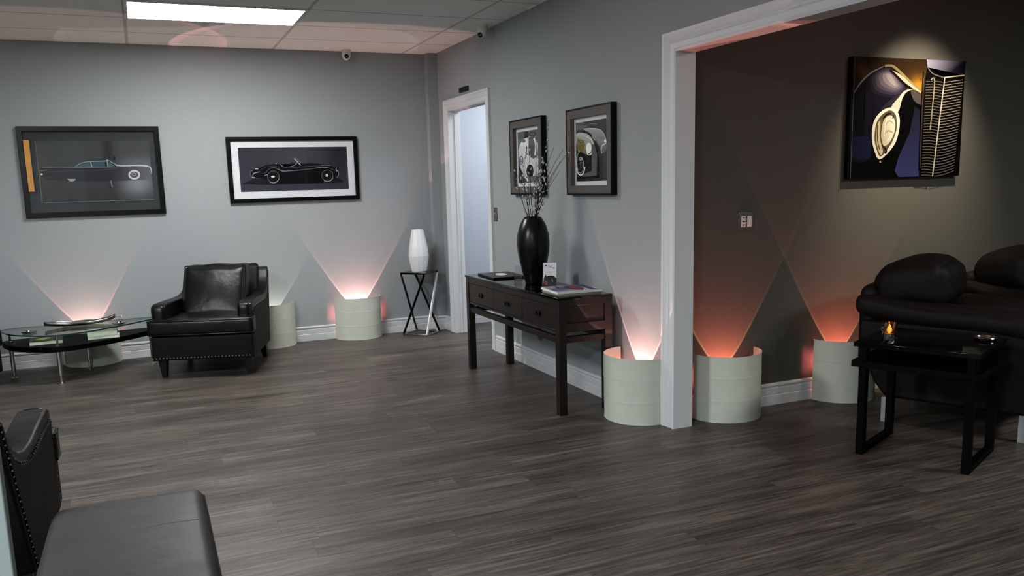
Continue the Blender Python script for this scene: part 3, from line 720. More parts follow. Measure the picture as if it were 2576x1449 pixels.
# canvas in the lounge
x0, x1, z0, z1 = 1.3914, 2.3869, 1.4196, 2.1767
w_, h_ = x1 - x0, z1 - z0
tC = thing('canvas_picture', 'frameless canvas of navy car fender, headlamp and grille on dark wall', 'picture', ((x0 + x1) / 2, YC - 0.001, (z0 + z1) / 2))
m = MB(); m.box(-w_ / 2, w_ / 2, -.0385, 0, -h_ / 2, h_ / 2); m.build('stretched_canvas', M['black_frame'], tC, bevel=.003)
a = Art(((240, 148), (1268, 198), (1190, 1250), (190, 1265)), w_ - .004, h_ - .004)
def bgC(u, v):
    c = mixc((5, 5, 8), (58, 40, 22), (v - .62) / .25)
    c = mixc(c, (205, 150, 55), .95 * gauss(u, v, .57, .77, .09, .09)); c = mixc(c, (150, 110, 50), .5 * gauss(u, v, .07, .9, .05, .05)); c = mixc(c, (120, 105, 70), .4 * gauss(u, v, .12, .82, .05, .06))
    return c
a.bg(bgC, 60, 40)
def gF(x, y):
    t = (y - 240) / 380; c = mixc((120, 112, 128), (22, 20, 40), t); c = mixc(c, (36, 38, 84), .6 * gauss(x, y, 300, 1010, 120, 120)); return mixc(c, (14, 13, 28), .7 * gauss(x, y, 330, 520, 60, 200))
a.poly([(232, 505), (300, 405), (400, 300), (520, 235), (600, 262), (690, 370), (725, 460), (600, 540), (500, 635), (425, 720), (395, 900), (380, 1088), (215, 1060)], (24, 22, 40), 5)
a.poly([(236, 560), (300, 450), (350, 420), (330, 640), (330, 900), (225, 900)], (13, 12, 24), 4); a.poly([(222, 900), (300, 880), (385, 900), (378, 1080), (218, 1056)], (31, 33, 66), 3)
for q_, c_ in ((0, (40, 36, 54)), (.14, (62, 56, 74)), (.28, (88, 81, 97)), (.42, (114, 106, 120)), (.58, (142, 133, 144)), (.74, (166, 158, 164))):
    a.poly([(mixc((x_,), (590,), q_)[0], mixc((y_,), (330 if k_ else 330,), q_)[0] + q_ * 60 * (x_ - 480) / 200) for k_, (x_, y_) in enumerate(((390, 330), (520, 244), (600, 268), (690, 375), (722, 452), (640, 520), (520, 520), (410, 470)))], c_, 5)
a.line([(240, 484), (310, 382), (400, 299), (522, 236)], 15, (150, 144, 138), taper=True)
a.line([(525, 236), (600, 240), (690, 320), (780, 410), (862, 475)], 24, (150, 140, 100)); a.line([(580, 280), (660, 330), (750, 410), (855, 485)], 30, (196, 188, 172), taper=True); a.line([(570, 275), (620, 320), (700, 400), (770, 450)], 20, (20, 16, 14))
a.poly([(700, 520), (740, 470), (800, 465), (858, 520), (860, 600), (845, 650), (790, 620), (740, 850), (640, 1080), (560, 1100), (560, 1000), (640, 860), (655, 700)], (5, 5, 8), 3)
a.poly([(760, 470), (810, 475), (860, 530), (858, 600), (790, 560)], (84, 78, 80), 4)
a.poly([(795, 610), (850, 650), (832, 1252), (640, 1255), (605, 1200), (640, 1080), (745, 850)], (40, 44, 84), 0, lambda x, y: mixc((30, 30, 48), (62, 68, 116), (y - 700) / 450))
a.poly([(480, 640), (560, 560), (640, 500), (710, 460), (640, 560), (590, 620)], (50, 46, 62), 3)
a.poly([(575, 622), (650, 525), (705, 465), (778, 452), (720, 480), (680, 540), (640, 664)], (205, 202, 192), 3)
a.poly([(400, 880), (420, 745), (480, 660), (560, 620), (622, 642), (656, 722), (642, 860), (592, 980), (472, 1092), (420, 1000)], (232, 230, 222), 4)
a.poly([(425, 880), (445, 755), (500, 680), (570, 645), (620, 690), (628, 800), (600, 900), (560, 975), (478, 1066), (438, 980)], (104, 92, 72), 4)
a.poly([(440, 870), (456, 770), (480, 740), (474, 900), (500, 1010), (480, 1050), (448, 970)], (200, 190, 160), 3)
a.poly([(485, 850), (512, 730), (575, 690), (612, 750), (604, 850), (560, 940), (510, 970), (490, 920)], (222, 214, 194), 4, lambda x, y: mixc((190, 182, 162), (236, 230, 212), (x - 480) / 120))
a.line([(505, 720), (540, 680), (580, 676)], 16, (40, 34, 26)); a.line([(490, 960), (530, 1010), (520, 1040)], 14, (30, 26, 20)); a.line([(455, 780), (450, 900), (470, 1000)], 8, (90, 80, 60)); a.ell(475, 1112, 9, 11, (170, 160, 140)); a.line([(520, 790), (560, 740), (600, 770)], 10, (180, 174, 160), taper=True); a.line([(515, 860), (550, 830), (595, 850)], 12, (170, 164, 150), taper=True); a.line([(530, 930), (570, 890), (596, 880)], 8, (246, 242, 232), taper=True); a.line([(545, 700), (520, 780), (512, 880)], 7, (250, 246, 238), taper=True); a.line([(600, 690), (590, 720)], 10, (60, 52, 42))
a.poly([(905, 176), (1268, 198), (1252, 330), (1065, 348), (960, 310), (915, 250)], (30, 30, 52), 0, lambda x, y: mixc((170, 168, 196), (20, 20, 36), (x - 905) / 190))
a.poly([(870, 470), (915, 252), (1062, 346), (1252, 330), (1190, 1250), (825, 1254), (850, 800)], (13, 11, 10)); a.line([(1062, 348), (1252, 328)], 12, (205, 196, 178)); a.line([(915, 250), (960, 310), (1062, 348)], 10, (120, 112, 104))
for k in range(34):
    y = 380 + k * 26; xm = 1060 - (y - 350) * .133
    a.line([(max(895 - k * 1.8, 835), y + 4), (xm - 60, y + 2), (xm, y + 14)], 7, (112, 106, 98), 3); a.line([(xm + 10, y + 14), (xm + 90, y + 2), (1240 - k * 3.2, y - 10 - k * .7)], 7, mixc((168, 160, 146), (104, 104, 112), k / 34), 3)
a.line([(1060, 350), (938, 1252)], 11, (200, 196, 186), 0); a.line([(930, 370), (965, 390), (920, 830)], 12, (150, 142, 126)); a.line([(880, 280), (850, 650), (825, 1180)], 9, (70, 64, 60))
a.line([(244, 150), (193, 1262)], 5, (120, 112, 108), 0)
a.build('canvas_print', M['art_C'], tC, (0, -0.0392, 0))

# ---------------------------------------------------------------- wall-washer floor lamps
LAMP_R, LAMP_H = 0.228, 0.402
def lamp_shade():
    def surf(dr):
        def fn(u, v):
            phi = (u - .5) * PI * 0.985; z = v * LAMP_H
            r = LAMP_R + dr
            if dr > 0 or True:
                for zs in (0.13, 0.27):
                    zz = zs + 0.045 * (u - .5) ** 2 * (1 if u > .5 else .2)
                    r += 0.0016 * math.exp(-((z - zz) / 0.0038) ** 2)
                r += 0.0012 * math.exp(-((z - LAMP_H) / 0.008) ** 2) + 0.0012 * math.exp(-(z / 0.008) ** 2)
                r += 0.0012 * math.sin(phi * 3 + z * 9)
            return (r * math.sin(phi), -0.0195 - r * math.cos(phi) * 0.98, z)
        return fn
    m = MB(); nu, nv = 56, 64
    fo, fi = surf(0), surf(-0.0045)
    O = [[m.bm.verts.new(fo(i / nu, j / nv)) for j in range(nv + 1)] for i in range(nu + 1)]
    I = [[m.bm.verts.new(fi(i / nu, j / nv)) for j in range(nv + 1)] for i in range(nu + 1)]
    for i in range(nu):
        for j in range(nv):
            m._f([O[i][j], O[i + 1][j], O[i + 1][j + 1], O[i][j + 1]]); m._f([I[i][j], I[i][j + 1], I[i + 1][j + 1], I[i + 1][j]])
        m._f([O[i][nv], O[i + 1][nv], I[i + 1][nv], I[i][nv]]); m._f([O[i][0], I[i][0], I[i + 1][0], O[i + 1][0]])
    for j in range(nv):
        m._f([O[0][j], O[0][j + 1], I[0][j + 1], I[0][j]]); m._f([O[nu][j], I[nu][j], I[nu][j + 1], O[nu][j + 1]])
    return m
shade_mesh = None
def spot_nodes(l, axis, half, base, ring, gain, fa=0.5, fb=0.35):
    l.use_nodes = True; nt = l.node_tree
    em = nt.nodes['Emission']
    g = nt.nodes.new('ShaderNodeNewGeometry')
    d = nt.nodes.new('ShaderNodeVectorMath'); d.operation = 'DOT_PRODUCT'; d.inputs[1].default_value = axis; nt.links.new(g.outputs['Incoming'], d.inputs[0])
    ab = nt.nodes.new('ShaderNodeMath'); ab.operation = 'ABSOLUTE'; nt.links.new(d.outputs['Value'], ab.inputs[0])
    ac = nt.nodes.new('ShaderNodeMath'); ac.operation = 'ARCCOSINE'; nt.links.new(ab.outputs[0], ac.inputs[0])
    mr = nt.nodes.new('ShaderNodeMapRange'); mr.interpolation_type = 'SMOOTHSTEP'
    mr.inputs['From Min'].default_value = half - math.radians(2.0); mr.inputs['From Max'].default_value = half - math.radians(0.9)
    nt.links.new(ac.outputs[0], mr.inputs['Value'])
    mx = nt.nodes.new('ShaderNodeMix'); mx.data_type = 'RGBA'; mx.inputs['A'].default_value = base; mx.inputs['B'].default_value = tuple(c * gain for c in ring[:3]) + (1,)
    nt.links.new(mr.outputs['Result'], mx.inputs['Factor']); nt.links.new(mx.outputs['Result'], em.inputs['Color'])
    lf = nt.nodes.new('ShaderNodeLightFalloff'); lf.inputs['Strength'].default_value = 1.0
    m1 = nt.nodes.new('ShaderNodeMath'); m1.operation = 'MULTIPLY'; m1.inputs[1].default_value = fa; nt.links.new(lf.outputs['Linear'], m1.inputs[0])
    m2 = nt.nodes.new('ShaderNodeMath'); m2.operation = 'MULTIPLY_ADD'; m2.inputs[1].default_value = fb; nt.links.new(lf.outputs['Quadratic'], m2.inputs[0]); nt.links.new(m1.outputs[0], m2.inputs[2])
    nt.links.new(m2.outputs[0], em.inputs['Strength'])
def lamp(loc, rz, label, base, ring, power, glow, tilt=0.0, gain=4.0, half=30.6, glowp=1.0, z=0.125, fa=.17, fb=.56, leak=2.0):
    global shade_mesh
    t = thing('wall_washer_lamp', label, 'lamp', loc, rz, 'half-round wall-washer lamps')
    if shade_mesh is None:
        o = lamp_shade().build('shade', M['shade'], t, smooth=50); shade_mesh = o.data
    else:
        o = bpy.data.objects.new('shade', shade_mesh); COL.objects.link(o); o.parent = t
    m = MB(); m.lathe([(0.032, 0), (0.032, 0.004), (0.028, 0.09), (0.030, z - 0.03), (0.026, z - 0.028)], (0, -0.10, 0.0), 20)
    m.build('lamp_can', M['black_plastic'], t, smooth=40)
    l = bpy.data.lights.new('beam', 'SPOT'); l.energy = power; l.spot_size = math.radians(half * 2); l.spot_blend = 0.02; l.shadow_soft_size = 0.004
    ax = Vector((math.sin(tilt), 0, math.cos(tilt))); ax = Matrix.Rotation(rz, 3, 'Z') @ ax
    spot_nodes(l, ax, math.radians(half), base, ring, gain, fa, fb)
    lo = bpy.data.objects.new('beam', l); COL.objects.link(lo); lo.parent = t; lo.location = (0, -0.10, z)
    lo.rotation_euler = (PI, tilt, 0)
    g = bpy.data.lights.new('inner_glow', 'POINT'); g.energy = glowp; g.color = glow[:3]; g.shadow_soft_size = 0.03
    go = bpy.data.objects.new('inner_glow', g); COL.objects.link(go); go.parent = t; go.location = (0, -0.10, 0.24)
    for sx in (-1, 1):      # light leaking sideways behind the shade
        q = bpy.data.lights.new('side_leak', 'SPOT'); q.energy = leak; q.color = (1, .22, .22); q.spot_size = math.radians(46); q.spot_blend = 1.0; q.shadow_soft_size = .022
        qo = bpy.data.objects.new('side_leak', q); COL.objects.link(qo); qo.parent = t; qo.location = (0, -.10, .235)
        qo.rotation_euler = Vector((sx * .26, .094, .015)).to_track_quat('-Z', 'Y').to_euler()
    return t
LP = 7.5
lamp((-3.28, 0, 0), 0, 'cream half-round lamp under the glass coffee table glowing pink', (1, .60, .50, 1), (1, .34, .38, 1), 2.7 * LP, (1, .5, .42), tilt=-0.06, gain=2.4, glowp=.35)
lamp((-1.745, 0, 0), 0, 'cream half-round lamp behind the armchair glowing warm white', (.95, .95, .78, 1), (.95, 1, .9, 1), 1.3 * LP, (1, .98, .78), tilt=-0.01, gain=1.5, glowp=.3, leak=0)
lamp((-0.905, 0, 0), 0, 'cream half-round lamp glowing pink between armchair and chrome plant stand', (1, .56, .50, 1), (1, .46, .48, 1), 4.8 * LP, (1, .36, .32), tilt=0.0, gain=2.0, glowp=.8, leak=6)
lamp((0, -3.753, 0), -PI / 2, 'cream half-round lamp beside the console table, against white door casing', (1, .55, .48, 1), (1, .5, .48, 1), 4.4 * LP, (1, .38, .32), gain=2.2, glowp=.8, leak=6)
lamp((0.455, YC, 0), 0, 'cream half-round lamp on dark wall just inside the wide opening', (1, .25, .155, 1), (1, .50, .27, 1), 6.4 * LP, (1, .15, .10), tilt=0.0, gain=1.15, glowp=.6, fa=.04, fb=.62, leak=8)
lamp((1.395, YC, 0), 0, 'cream half-round lamp on dark wall behind the black end table', (1, .23, .14, 1), (1, .46, .25, 1), 6.4 * LP, (1, .15, .10), gain=1.15, glowp=.6, fa=.04, fb=.62, leak=8)

# ---------------------------------------------------------------- leather club armchairs
def nails(path, step, r, mb=None, nrm=(0, -1, 0)):
    mb = mb or MB(); P = [Vector(p) for p in path]; d = 0.0; nxt = 0.0
    for a_, b_ in zip(P, P[1:]):
        L_ = (b_ - a_).length
        while nxt <= d + L_:
            mb.ball(a_ + (b_ - a_) * ((nxt - d) / L_ if L_ else 0), r, 8, 5); nxt += step
        d += L_
    return mb
def backnarrow(p):     # the chair narrows a little toward the back, the arms flare at the front
    k = 1 + .02 * max(0.0, 1 - p[1] / .4) - 0.085 * max(0.0, (p[1] - 0.55) / 0.4)
    return (p[0] * k, p[1], p[2])
def make_armchair(loc, rz, label):
    t = thing('armchair', label, 'armchair', loc, rz, 'black leather club armchairs')
    for sx in (-1, 1):
        m = MB(); x = sx * .335
        m.hexa([(x - .019, .012, 0), (x + .019, .012, 0), (x + .019, .05, 0), (x - .019, .05, 0), (x - .033, -.012, .15), (x + .033, -.012, .15), (x + .033, .06, .15), (x - .033, .06, .15)])
        m.build('leg', M['chair_leg'], t, bevel=.003)
        m = MB(); x = sx * .325
        m.hexa([(x - .018, .67, 0), (x + .018, .67, 0), (x + .018, .71, 0), (x - .018, .71, 0), (x - .03, .60, .15), (x + .03, .60, .15), (x + .03, .67, .15), (x - .03, .67, .15)])
        m.build('leg', M['chair_leg'], t, bevel=.003)
    # base with front rail
    m = MB(); m.cushion(-.396, .396, -.058, .12, .145, .340, .012, (0, .004, 0), 10); m.box(-.372, .372, .06, .66, .145, .325)
    bs = m.build('base', M['leather_panel'], t, smooth=45)
    nails([(-.388, -.060, .166), (.388, -.060, .166)], .0268, .0058).build('nailhead_trim', M['nail'], bs, smooth=60)
    # seat cushion, T shaped
    def crown(p): return (p[0], p[1], p[2] + (0.008 * max(0, 1 - (p[0] / .4) ** 2) * max(0, 1 - ((p[1] - .2) / .4) ** 2) if p[2] > .4 else 0))
    m = MB(); m.cushion(-.410, .410, -.086, .045, .345, .474, .028, (0, .008, .004), 14, crown); m.cushion(-.268, .268, -.03, .56, .345, .470, .02, (0, 0, .006), 14, crown)
    sc = m.build('seat_cushion', M['leather'], t, smooth=60)
    m = MB()
    for z in (.463, .355):
        m.tube([(-.403, .03, z), (-.407, -.064, z), (-.39, -.084, z), (0, -.093, z), (.39, -.084, z), (.407, -.064, z), (.403, .03, z)], .0055, 8)
    m.build('piping', M['leather'], sc, smooth=60)
    # arms sweep up into the wings
    prof = [(0.0, .14), (0.0, .55), (.012, .575), (.06, .588), (.3, .584), (.52, .578), (.64, .580), (.73, .598), (.805, .635), (.862, .695), (.895, .745), (.912, .77), (.935, .782), (.96, .77), (.95, .73), (.70, .14)]
    for sx in (-1, 1):
        m = MB(); xs = (.385, .275) if sx > 0 else (-.275, -.385)
        pts = [tuple(p) for p in prof]
        m.prism(pts, min(xs), max(xs), 'x')
        for v in m.bm.verts: v.co = Vector(backnarrow(v.co))
        ar = m.build('arm', M['leather'], t, bevel=.027, seg=5)
        # flat outside panel with its nailheads
        ins = [(.03, .15), (.03, .51), (.05, .53), (.3, .53), (.55, .528), (.665, .535), (.75, .557), (.82, .597), (.874, .66), (.902, .73), (.918, .745), (.925, .735), (.678, .15)]
        m = MB(); m.prism([tuple(p) for p in ins], sx * .384, sx * .390, 'x')
        for v in m.bm.verts: v.co = Vector(backnarrow(v.co))
        op = m.build('outer_panel', M['leather_panel'], ar, bevel=.002)
        path = [backnarrow((sx * .388, y, z)) for y, z in [(.022, .17), (.022, .518), (.05, .540), (.3, .540), (.55, .538), (.67, .545), (.755, .566), (.828, .604), (.882, .66), (.912, .73), (.928, .76), (.936, .742), (.688, .16)]]
        nails(path, .027, .0044).build('nailhead_trim', M['darknail'], ar, smooth=60)
        # front face of the arm
        m = MB(); m.cushion(min(xs) + .006, max(xs) - .006, -.024, .03, .33, .580, .026, (0, .008, .002), 10); m.build('arm_front', M['leather'], ar, smooth=60)
    # back shell between the wings
    m = MB(); m.prism([(.60, .33), (.845, .80), (.90, .815), (.945, .80), (.69, .145), (.60, .145)], -.30, .30, 'x')
    for v in m.bm.verts: v.co = Vector(backnarrow(v.co))
    m.build('back', M['leather_panel'], t, bevel=.02, seg=3)
    def rake(p):
        s_ = (p[2] - .44); y = p[1] + .52 * s_
        z = p[2]
        if z > .78: z += .005 * math.cos(p[0] * 24) + .006
        return (p[0] * (1 + .03 * math.sin((p[2] - .4) * 6)), y, z)
    m = MB(); m.cushion(-.238, .252, .265, .50, .44, .835, .045, (.006, .035, .004), 18, rake)
    bc = m.build('back_cushion', M['leather'], t, smooth=80)
    m = MB()
    edge = [(-.232, .305, .47), (-.242, .305, .62), (-.240, .308, .79), (-.218, .308, .832), (0, .304, .838), (.232, .308, .832), (.254, .308, .79), (.256, .305, .62), (.246, .305, .47)]
    m.tube([rake(p) for p in spline(edge, 5)], .0055, 8); m.build('piping', M['leather'], bc, smooth=60)
    return t
ch = make_armchair((-2.412, -1.128, 0), math.radians(-18.6), 'black leather armchair with nailhead trim facing us between coffee table and lamp')
dup(ch, (-3.60, -4.165, 0), PI, 'black leather armchair seen from behind beside the ottoman, cut by the partition')
dup(ch, (-4.196, -1.055, 0), math.radians(40), 'black leather armchair at the left end of the glass coffee table, mostly out of view')

# ---------------------------------------------------------------- ottoman in the foreground
t = thing('ottoman', 'long charcoal leather ottoman with top seam, behind the nearest armchair', 'ottoman', (-2.895, -5.53, 0))
def pil(p): return (p[0], p[1], p[2] + (.010 * max(0, 1 - (p[0] / .25) ** 4) * max(0, 1 - (p[1] / .45) ** 4) if p[2] > .38 else 0))
m = MB(); m.cushion(-.232, .232, -.43, .43, .30, .448, .035, (.004, .004, .0), 20, pil); cu = m.build('cushion_top', M['seat_leather'], t, smooth=60)
m = MB(); m.tube([(x_, .10 + .012 * (x_ - .2), pil((x_, .10, .4478 if abs(x_) < .2 else .4478 - .0004 * (abs(x_) - .2) * 100))[2]) for x_ in [-.05 + .0125 * k_ for k_ in range(21)]], .0013, 6); m.build('seam', M['seam_thread'], cu)
m = MB(); m.tube([(-.226, -.424, .418), (.226, -.424, .418), (.233, -.41, .418), (.233, .41, .418), (.226, .424, .418), (-.226, .424, .418), (-.233, .41, .418), (-.233, -.41, .418)], .004, 6, True); m.build('piping', M['seat_leather'], cu, smooth=60)
m = MB(); m.box(-.228, .228, -.425, .425, .09, .315); m.build('body', M['leather_panel'], t, bevel=.008)
for sx in (-1, 1):
    for sy in (-1, 1):
        m = MB(); x, y = sx * .19, sy * .385
        m.hexa([(x - .018, y - .018, 0), (x + .018, y - .018, 0), (x + .018, y + .018, 0), (x - .018, y + .018, 0), (x - .026, y - .026, .092), (x + .026, y - .026, .092), (x + .026, y + .026, .092), (x - .026, y + .026, .092)])
        m.build('leg', M['chair_leg'], t, bevel=.002)

# ---------------------------------------------------------------- glass coffee table
TZ, SZ = 0.39, 0.30
out_near = [(-3.915, -.36), (-3.905, -.42), (-3.83, -.60), (-3.69, -.755), (-3.48, -.868), (-3.26, -.80), (-3.04, -.645), (-2.80, -.41), (-2.735, -.32)]
out_far = [(-2.77, -.262), (-2.92, -.256), (-3.10, -.262), (-3.35, -.268), (-3.60, -.262), (-3.80, -.27), (-3.89, -.30)]
cx_, cy_ = -3.32, -0.5
t = thing('coffee_table', 'leaf-shaped glass-top coffee table with black shelf and chrome legs', 'coffee table', (cx_, cy_, 0))
outl = [(p.x - cx_, p.y - cy_) for p in spline([(a_, b_, 0) for a_, b_ in out_near + out_far], 5, True)]
m = MB(); m.prism(outl, TZ - .005, TZ + .005); m.mi = 0
g = m.build('glass_top', [M['table_glass'], M['glass_edge']], t)
for p in g.data.polygons:
    if abs(p.normal.z) < .5: p.material_index = 1
m = MB(); m.prism([(x * .992, y * .992) for x, y in outl], SZ - .042, SZ); m.build('shelf', M['black_wood'], t, bevel=.003)
for (lx, ly) in ((-3.853, -.39), (-3.476, -.815), (-2.80, -.36), (-3.30, -.31)):
    x, y = lx - cx_, ly - cy_
    m = MB(); m.lathe([(.028, 0), (.028, .005), (.010, .012), (.009, .055), (.016, .06), (.017, SZ - .045)], (x, y, 0), 16)
    lg = m.build('leg', M['silver'], t, smooth=40)
    m = MB(); m.lathe([(.017, SZ - .002), (.017, SZ + .004), (.0085, SZ + .007), (.0085, TZ - .012), (.015, TZ - .009), (.015, TZ - .006)], (x, y, 0), 16); m.build('post', M['chrome'], lg, smooth=40)
def ashtray(x, y, z, label, r=.056):
    t = thing('ashtray', label, 'ashtray', (x, y, z), 0, 'small round metal ashtrays')
    m = MB(); m.lathe([(r * .72, 0), (r * .95, .006), (r, .013), (r * .95, .015), (r * .8, .009), (r * .5, .006), (.002, .006)], (0, 0, 0), 28); m.build('dish', M['silver'], t, smooth=50)
    m = MB(); m.lathe([(r * .36, .006), (r * .30, .020), (r * .1, .024)], (0, 0, 0), 20); m.build('center_knob', M['chrome'], t, smooth=50)
ashtray(-3.684, -.615, TZ + .005, 'small round chrome ashtray at the left end of the glass coffee table')
ashtray(-3.034, -.53, TZ + .005, 'small round chrome ashtray on the coffee table near the armchair')
# boat shaped silver tray
t = thing('leaf_tray', 'long boat-shaped silver tray with curled tip on the glass coffee table', 'tray', (-3.325, -.43, TZ + .0055), math.radians(8))
def boat(u, v):
    s_ = (u - .5) * 2; x = s_ * .265; w_ = .072 * (1 - abs(s_) ** 2.2) ** .8 + .004
    q = (v - .5) * 2
    z = .003 + .024 * abs(s_) ** 2.2 + .026 * q * q + (0.012 * max(0, s_ - .8) / .2 if s_ > .8 else 0)
    return (x, q * w_, z)
m = MB(); m.grid(boat, 40, 12); o = m.build('bowl', M['silver'], t, smooth=80)
so = o.modifiers.new('thick', 'SOLIDIFY'); so.thickness = .004; so.offset = 1
m = MB(); m.tube([boat(i / 40, 0) for i in range(41)], .0032, 6); m.tube([boat(i / 40, 1) for i in range(41)], .0032, 6); m.build('beaded_rim', M['chrome'], o, smooth=60)
m = MB(); tip = boat(1, .5); m.tube(spline([tip, (tip[0] + .02, 0, tip[2] + .008), (tip[0] + .045, -.006, tip[2] + .012), (tip[0] + .05, -.02, tip[2] - .01)], 5), .004, 8, taper=lambda q: 1 - .6 * q); m.build('curled_tip', M['silver'], t, smooth=60)
# books on the lower shelf
def book(name, x, y, z, w_, d_, h_, rz, cover, pages, label, cat='book', group=None, topart=None, closed_front=False):
    t = thing(name, label, cat, (x, y, z), rz, group)
    m = MB(); c = .0022
    m.box(-w_ / 2, w_ / 2, -d_ / 2, d_ / 2, 0, c).box(-w_ / 2, w_ / 2, -d_ / 2, d_ / 2, h_ - c, h_).box(-w_ / 2, -w_ / 2 + c, -d_ / 2, d_ / 2, c, h_ - c)
    m.build('cover', cover, t, bevel=.0006)
    m = MB(); m.box(-w_ / 2 + c, w_ / 2 - .003, -d_ / 2 + .002, d_ / 2 - .003, c, h_ - c); m.build('pages', pages, t)
    return t
b1 = book('book', -3.575, -.572, SZ, .235, .25, .030, math.radians(5), M['dark_cover'], M['cream_paper'], 'thick dark-covered book on the left of the coffee table shelf', group='books on the coffee table shelf')
m = MB(); m.lathe([(.05, .0302), (.05, .0308), (.045, .0308)], (-.02, .0, 0), 24, mod=lambda a_, k: 1 + .25 * math.sin(2 * a_)); m.build('cover_emblem', mat('yellow_green_ink', rgb(150, 156, 70), .5, bump=(80, .05, .0005)), b1)
book('book', -3.157, -.515, SZ, .235, .25, .026, math.radians(2), M['paper'], M['cream_paper'], 'white book at the bottom of the pair on the coffee table shelf', group='books on the coffee table shelf')
book('book', -3.162, -.51, SZ + .0265, .225, .24, .038, math.radians(0), M['grey_cover'], M['cream_paper'], 'worn grey book lying on the white book on the shelf', group='books on the coffee table shelf')

# ---------------------------------------------------------------- twisted chrome plant stand and faceted vase
pc = Vector((-.318, -.228)); rz = math.radians(-47)
t = thing('plant_stand', 'slim chrome plant stand with twisted crossing legs in the corner', 'plant stand', (pc.x, pc.y, 0), rz)
q = .137; cs = [(-q, -q), (q, -q), (q, q), (-q, q)]
m = MB(); m.box(-q, q, -q, q, .607, .625); m.build('top', M['black_gloss'], t, bevel=.002)
ring_frame_pts = []
m = MB()
for k in range(4):
    a_, b_ = Vector((*cs[k], 0)), Vector((*cs[(k + 1) % 4], 0)); d = (b_ - a_).normalized(); nn = Vector((-d.y, d.x, 0)) * .016
    m.hexa([a_, b_, b_ + nn, a_ + nn, a_ + Vector((0, 0, .018)), b_ + Vector((0, 0, .018)), b_ + nn + Vector((0, 0, .018)), a_ + nn + Vector((0, 0, .018))])
m.build('base_frame', M['chrome'], t, bevel=.0015)
for k in range(4):
    p0 = Vector((*cs[k], .607)) * 1.0; p1 = Vector((*cs[(k + 3) % 4], .016))
    p0.x *= .95; p0.y *= .95; p1.x *= .95; p1.y *= .95
    d = (p1 - p0).normalized(); mid = (p0 + p1) / 2; outw = Vector((mid.x, mid.y, 0)).normalized(); sd = d.cross(outw).normalized() * (.014 if k == 2 else .0095); ot = outw * .006
    m = MB(); m.hexa([p1 - sd - ot, p1 + sd - ot, p1 + sd + ot, p1 - sd + ot, p0 - sd - ot, p0 + sd - ot, p0 + sd + ot, p0 - sd + ot]); m.build('leg', M['gunmetal'] if k != 2 else M['lit_chrome'], t, bevel=.001)  # one leg wider and paler, imitating the bright reflection on it
t = tag(MB().lathe([(.060, 0), (.074, .004), (.092, .10), (.098, .155), (.088, .25), (.056, .412), (.050, .412), (.078, .25), (.085, .155), (.06, .02)], (0, 0, 0), 11, mod=lambda a_, k: 1 + .05 * math.sin(a_ * 5.5 + .8) * (1 if k in (2, 3, 4, 5) else .4)).build('vase', M['white_ceramic'], None, (pc.x + .0, pc.y + .0, .625), .3), 'tall faceted white vase on the chrome plant stand', 'vase')

# ---------------------------------------------------------------- console table
cx0, cx1, cyL, cyR = -.468, -.088, -1.925, -3.535
t = thing('console_table', 'long dark wood console table with three drawers against grey wall', 'console table', (0, 0, 0))
m = MB(); m.box(cx0 - .006, cx1, cyR - .006, cyL + .006, .735, .752); m.build('top', M['gloss_wood'], t, bevel=.003)
LG = .052
for (x, y) in ((cx0, cyL - LG), (cx0, cyR), (cx1 - LG, cyL - LG), (cx1 - LG, cyR)):
    m = MB(); m.box(x, x + LG, y, y + LG, 0, .735); m.build('leg', M['dark_wood'], t, bevel=.002)
m = MB()
m.box(cx0 + .002, cx0 + .03, cyR + LG, cyL - LG, .695, .735)          # rail above drawers
m.box(cx0 + .004, cx0 + .03, cyR + LG, cyL - LG, .530, .545)
m.box(cx1 - .03, cx1 - .004, cyR + LG, cyL - LG, .53, .735)
m.box(cx0 + .03, cx1 - .03, cyR + LG, cyL - LG, .53, .54)
m.build('apron', M['dark_wood'], t, bevel=.0015)
for y in (cyR + .012, cyL - .026):
    m = MB(); m.box(cx0 + LG, cx1 - LG, y, y + .014, .53, .735)
    e = m.build('end_panel', M['dark_wood'], t)
    m = MB(); s_ = -1 if y < -3 else 1
    yy0, yy1 = (y - .012, y) if s_ < 0 else (y + .014, y + .026)
    m.box(cx0 + LG, cx1 - LG, yy0, yy1, .695, .735).box(cx0 + LG, cx1 - LG, yy0, yy1, .53, .585)
    m.build('panel_rail', M['dark_wood'], e, bevel=.001)
m = MB()
for x in (cx0 + .008, cx1 - .044): m.box(x, x + .036, cyR + LG, cyL - LG, .462, .500)
for y in (cyR + .008, cyL - .044): m.box(cx0 + LG, cx1 - LG, y, y + .036, .462, .500)
m.build('stretcher', M['dark_wood'], t, bevel=.0015)
dl = (cyL - LG) - (cyR + LG); dw = dl / 3
for k in range(3):
    ya = cyL - LG - k * dw - .002; yb = ya - dw + .004
    m = MB(); m.box(cx0 + .005, cx0 + .024, yb, ya, .547, .693); dr = m.build('drawer', M['dark_wood'], t, bevel=.0012)
    yc = (ya + yb) / 2
    m = MB()
    for (a_, b_, c_, d_) in ((yc - .032, yc + .032, .628, .634), (yc - .032, yc + .032, .602, .608), (yc - .032, yc - .026, .608, .628), (yc + .026, yc + .032, .608, .628)): m.box(cx0 - .004, cx0 + .006, a_, b_, c_, d_)
    m.build('handle', M['gunmetal'], dr, bevel=.001)
    m = MB(); m.box(cx0 + .002, cx0 + .0055, yc - .026, yc + .026, .608, .628); m.build('handle_recess', M['black_plastic'], dr)

